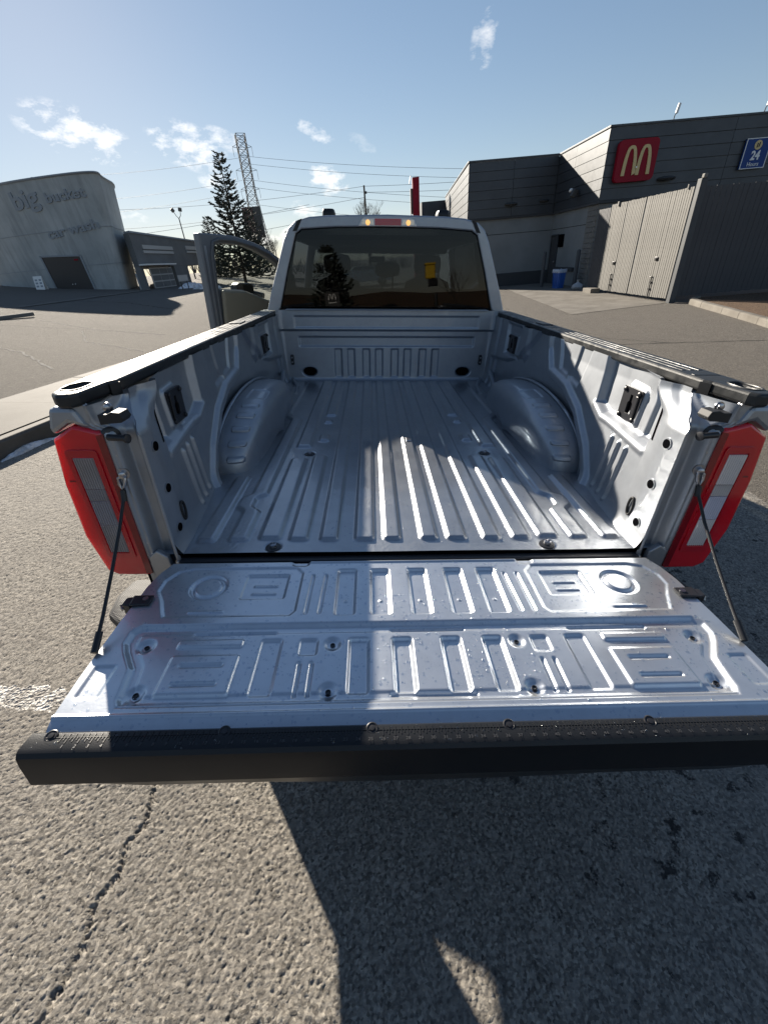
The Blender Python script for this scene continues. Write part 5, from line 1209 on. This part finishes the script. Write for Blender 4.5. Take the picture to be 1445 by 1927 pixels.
shear(MB().tube([(x, 2.661, z) for x, z in gl_], .0045, 6, closed=True).build('window_seal', M['rubber'], gw, smooth=60))
for s_ in (-1, 1): shear(MB().prism([(s_*a, 2.651, b) for a, b in ((.645, 2.080), (.682, 2.068), (.722, 2.0), (.690, 2.003))], (0, .006, 0)).build('panel_gap', M['rubber'], rp))
# third brake lamp
bl = shear(MB().prism([(a, 2.640, b) for a, b in ((-.222, 2.036), (.228, 2.036), (.205, 2.078), (.185, 2.090), (-.180, 2.090), (-.198, 2.078))], (0, .02, 0)).build('brake_lamp', M['clear'], truck, bevel=.004))
shear(MB().prism([(a, 2.637, b) for a, b in ((-.095, 2.042), (.105, 2.042), (.105, 2.084), (-.095, 2.084))], (0, .006, 0)).build('red_lens', M['red'], bl))
for cx in (-.148, .160):
    shear(MB().lathe([(.020, 0), (.014, .006), (.004, .009)], (cx, 2.641, 2.060), (0, -1, 0), 14).build('bulb', M['amber'], bl, smooth=60))
    for a, b in ((-.040, .040), (-.036, .036)): pass
    shear(MB().prism([(cx-.048, 2.6385, 2.046), (cx+.046, 2.6385, 2.046), (cx+.040, 2.6385, 2.078), (cx-.042, 2.6385, 2.078)], (0, .001, 0)).build('reflector', P('reflector', (.75, .62, .5), .2, .6), bl))
# roof
yr_ = np.concatenate([np.linspace(2.74, 3.0, 6), np.linspace(3.2, 4.35, 8)]); us = np.linspace(-1, 1, 41)
RX = []; RZ = []
for y in yr_:
    wv = .80-.04*max(0, (y-3.6)); top_ = 2.112+.018*math.sin((y-2.74)/1.6*math.pi)-.03*max(0, y-4.0)
    RX.append(us*wv); RZ.append(top_-.115*np.abs(us)**5)
RX = np.array(RX); RZ = np.array(RZ); RY = np.repeat(yr_[:, None], 41, 1)
MB().grid(RX, RY, RZ).grid(RX*.97, RY, RZ-.05, flip=True).build('cab_roof', M['paint'], truck, smooth=60, fix=False)
MB().box((-.72, 2.80, 1.955), (.72, 4.32, 1.99)).box((-.70, 4.10, 1.91), (.70, 4.33, 1.954)).build('headliner', M['trim_dark'], truck)
for s_ in (-1, 1): tagp = MB().loft([[(s_*.465+a*.052, 3.0+b*.09, 2.118+z) for a, b in ell(0, 0, 1, 1, 16, 4)] if z < .04 else [(s_*.465+a*.045, 3.0+b*.08, 2.118+z) for a, b in ell(0, 0, 1, 1, 16, 4)] for z in (0, .03, .052)]).build('roof_lamp', M['plastic'], truck, smooth=40, bevel=.004)
# sides: belt panels, pillars, windows
for s_ in (-1, 1):
    y1 = 4.15 if s_ > 0 else 3.12
    MB().prism([(s_*.985, 2.66, .5), (s_*.985, y1 if s_ < 0 else 4.95, .5), (s_*.985, y1 if s_ < 0 else 4.95, 1.44), (s_*.985, 2.66, 1.46)], (s_*.04, 0, 0)).build('cab_side', M['paint'], truck, bevel=.01)
    MB().prism([(s_*.955, 2.74, 1.462), (s_*.955, 3.06, 1.462), (s_*.80, 3.06, 1.95), (s_*.80, 2.80, 1.95)], (s_*.006, 0, 0)).build('quarter_window', M['tint'], truck)
    MB().tube([(s_*.96, 3.10, 1.44), (s_*.88, 3.10, 1.72), (s_*.79, 3.08, 2.02)], [.05, .045, .04], 8).build('door_pillar', M['trim_dark'], truck, smooth=60)
    MB().tube([(s_*.97, 4.95, 1.42), (s_*.86, 4.62, 1.80), (s_*.76, 4.30, 2.04)], .045, 8).build('windscreen_pillar', M['paint'], truck, smooth=60)
    if s_ > 0: MB().prism([(.955, 3.14, 1.45), (.965, 4.85, 1.44), (.80, 4.28, 1.97), (.80, 3.14, 1.97)], (.006, 0, 0)).build('side_window', M['tint'], truck)
MB().prism([(-.94, 4.98, 1.42), (.94, 4.98, 1.42), (.73, 4.33, 2.04), (-.73, 4.33, 2.04)], (0, .006, .004)).build('windscreen', M['glass'], truck)
MB().box((-.97, 2.70, .60), (.97, 4.9, .72)).build('cab_floor', M['trim_dark'], truck)
MB().box((-.86, 2.70, .72), (.86, 2.78, 1.62)).build('rear_bench_back', M['seat'], truck, bevel=.04)
MB().loft([[(x, y, z) for x, z in ((-.95, .8), (.95, .8), (.95, 1.32), (.6, 1.42), (-.6, 1.42), (-.95, 1.32))] for y in (4.45, 4.95)]).build('dashboard', M['trim_dark'], truck, bevel=.04)
def pillow(mb, cx, cy, cz, sx_, sy_, sz_, p=3.2):
    rings = []
    for t_ in np.linspace(-1, 1, 9):
        k = (1-abs(t_)**p)**(1/p)+1e-3; rings.append([(cx+a*k, cy+b*k, cz+t_*sz_) for a, b in ell(0, 0, sx_, sy_, 18, 3)])
    return mb.loft(rings)
for cx in (-.46, .44):
    st = pillow(MB(), cx, 3.62, 1.38, .25, .10, .36).build('front_seat', M['seat'], truck, smooth=60)
    pillow(MB(), cx, 3.64, 1.80, .135, .06, .095).build('headrest', M['seat'], st, smooth=60)
hr = pillow(MB(), .014, 2.93, 1.755, .105, .05, .062).build('headrest', M['seat'], truck, smooth=60)
MB().tube([(-.03, 2.93, 1.58), (-.03, 2.93, 1.71)], .008, 6).tube([(.06, 2.93, 1.58), (.06, 2.93, 1.71)], .008, 6).build('headrest_post', M['bolt'], hr)
MB().obox((-.055, 4.36, 1.855), (.18, .03, .06)).build('mirror', M['rubber'], truck, bevel=.012)
MB().tube([(-.46+.19*math.cos(a), 4.28+.07*math.sin(a), 1.34+.17*math.sin(a)) for a in np.linspace(0, 2*math.pi, 25)[:-1]], .016, 8, closed=True).build('steering_wheel', M['trim_dark'], truck, smooth=60)
# bonnet and front end
MB().loft([[(x*k, y, z) for x, z in ((-1.0, .5), (1.0, .5), (1.02, 1.05), (.93, zt_-.04), (.6, zt_), (-.6, zt_), (-.93, zt_-.04), (-1.02, 1.05))] for y, k, zt_ in ((4.97, 1.0, 1.38), (5.6, .99, 1.36), (6.05, .97, 1.30), (6.18, .94, 1.2))]).build('bonnet', M['paint'], truck, bevel=.03)
# open driver door
D0 = Vector((-1.65, 3.3, 0)); DU = Vector((.5890, .8081, 0)).normalized(); DN = Vector((DU.y, -DU.x, 0))       # DN: inner side
def dpt(s, z, n=0.0): return D0+DU*s+Vector((0, 0, z))+DN*n
dfr = [(-.016, .62), (-.016, 1.274), (-.006, 2.024), (.172, 2.026), (.36, 2.022), (.564, 1.991), (.744, 1.942), (.921, 1.857), (1.13, 1.70), (1.16, 1.45), (1.16, .62)]
dhole = [(.105, 1.585), (.135, 1.92), (.16, 1.945), (.245, 1.958), (.465, 1.95), (.622, 1.913), (.777, 1.853), (.90, 1.785), (1.05, 1.66), (1.05, 1.425), (.90, 1.435), (.716, 1.46), (.562, 1.508), (.384, 1.567)]
dd = holes_prism(dfr, [dhole], tuple(DU), (0, 0, 1), tuple(D0), tuple(-DN*.09)).build('driver_door', M['door_seal'], truck, bevel=.012)
MB().prism([dpt(s, z, -.045) for s, z in [(.09, 1.50), (.125, 1.93), (.16, 1.955), (.465, 1.96), (.622, 1.923), (.777, 1.863), (.91, 1.79), (1.06, 1.665), (1.06, 1.40), (.5, 1.45)]], -DN*.004).build('door_glass', M['glass'], dd)
MB().tube([dpt(s, z, .004) for s, z in [(.062, .75), (.066, 1.30), (.088, 1.86), (.12, 1.962), (.20, 1.985), (.36, 1.985), (.60, 1.945), (.78, 1.885), (.93, 1.80), (1.10, 1.665)]], .016, 8).build('door_weatherstrip', P('grey_rubber', (.10, .105, .11), .5), dd, smooth=60)
MB().prism([dpt(s, z, .003) for s, z in ((.085, .66), (.085, 1.30), (.112, 1.575), (.384, 1.560), (.562, 1.500), (.716, 1.452), (.90, 1.428), (1.12, 1.415), (1.12, .66))], DN*.05).build('door_trim', M['door_in'], dd, bevel=.02)
MB().prism([dpt(s, z, .0535) for s, z in ((.20, 1.12), (.22, 1.18), (.95, 1.22), (1.05, 1.16), (1.05, 1.08), (.4, 1.06))], DN*.05).build('armrest', M['trim_dark'], dd, bevel=.02)
MB().prism([dpt(s, z, .001) for s, z in ((.01, .66), (.01, 1.27), (.022, 1.93), (.045, 1.93), (.033, 1.27), (.033, .66))], DN*.004).build('door_edge', M['paint'], dd)
mi = MB().prism([dpt(s, z, -.30) for s, z in ((.45, 1.50), (.46, 1.60), (.50, 1.625), (.66, 1.62), (.685, 1.60), (.68, 1.49), (.60, 1.47))], DN*.12).build('door_mirror', M['plastic'], dd, bevel=.02)
MB().tube([dpt(.72, 1.50, -.09), dpt(.66, 1.53, -.25)], .03, 8).build('mirror_arm', M['plastic'], mi, smooth=60)
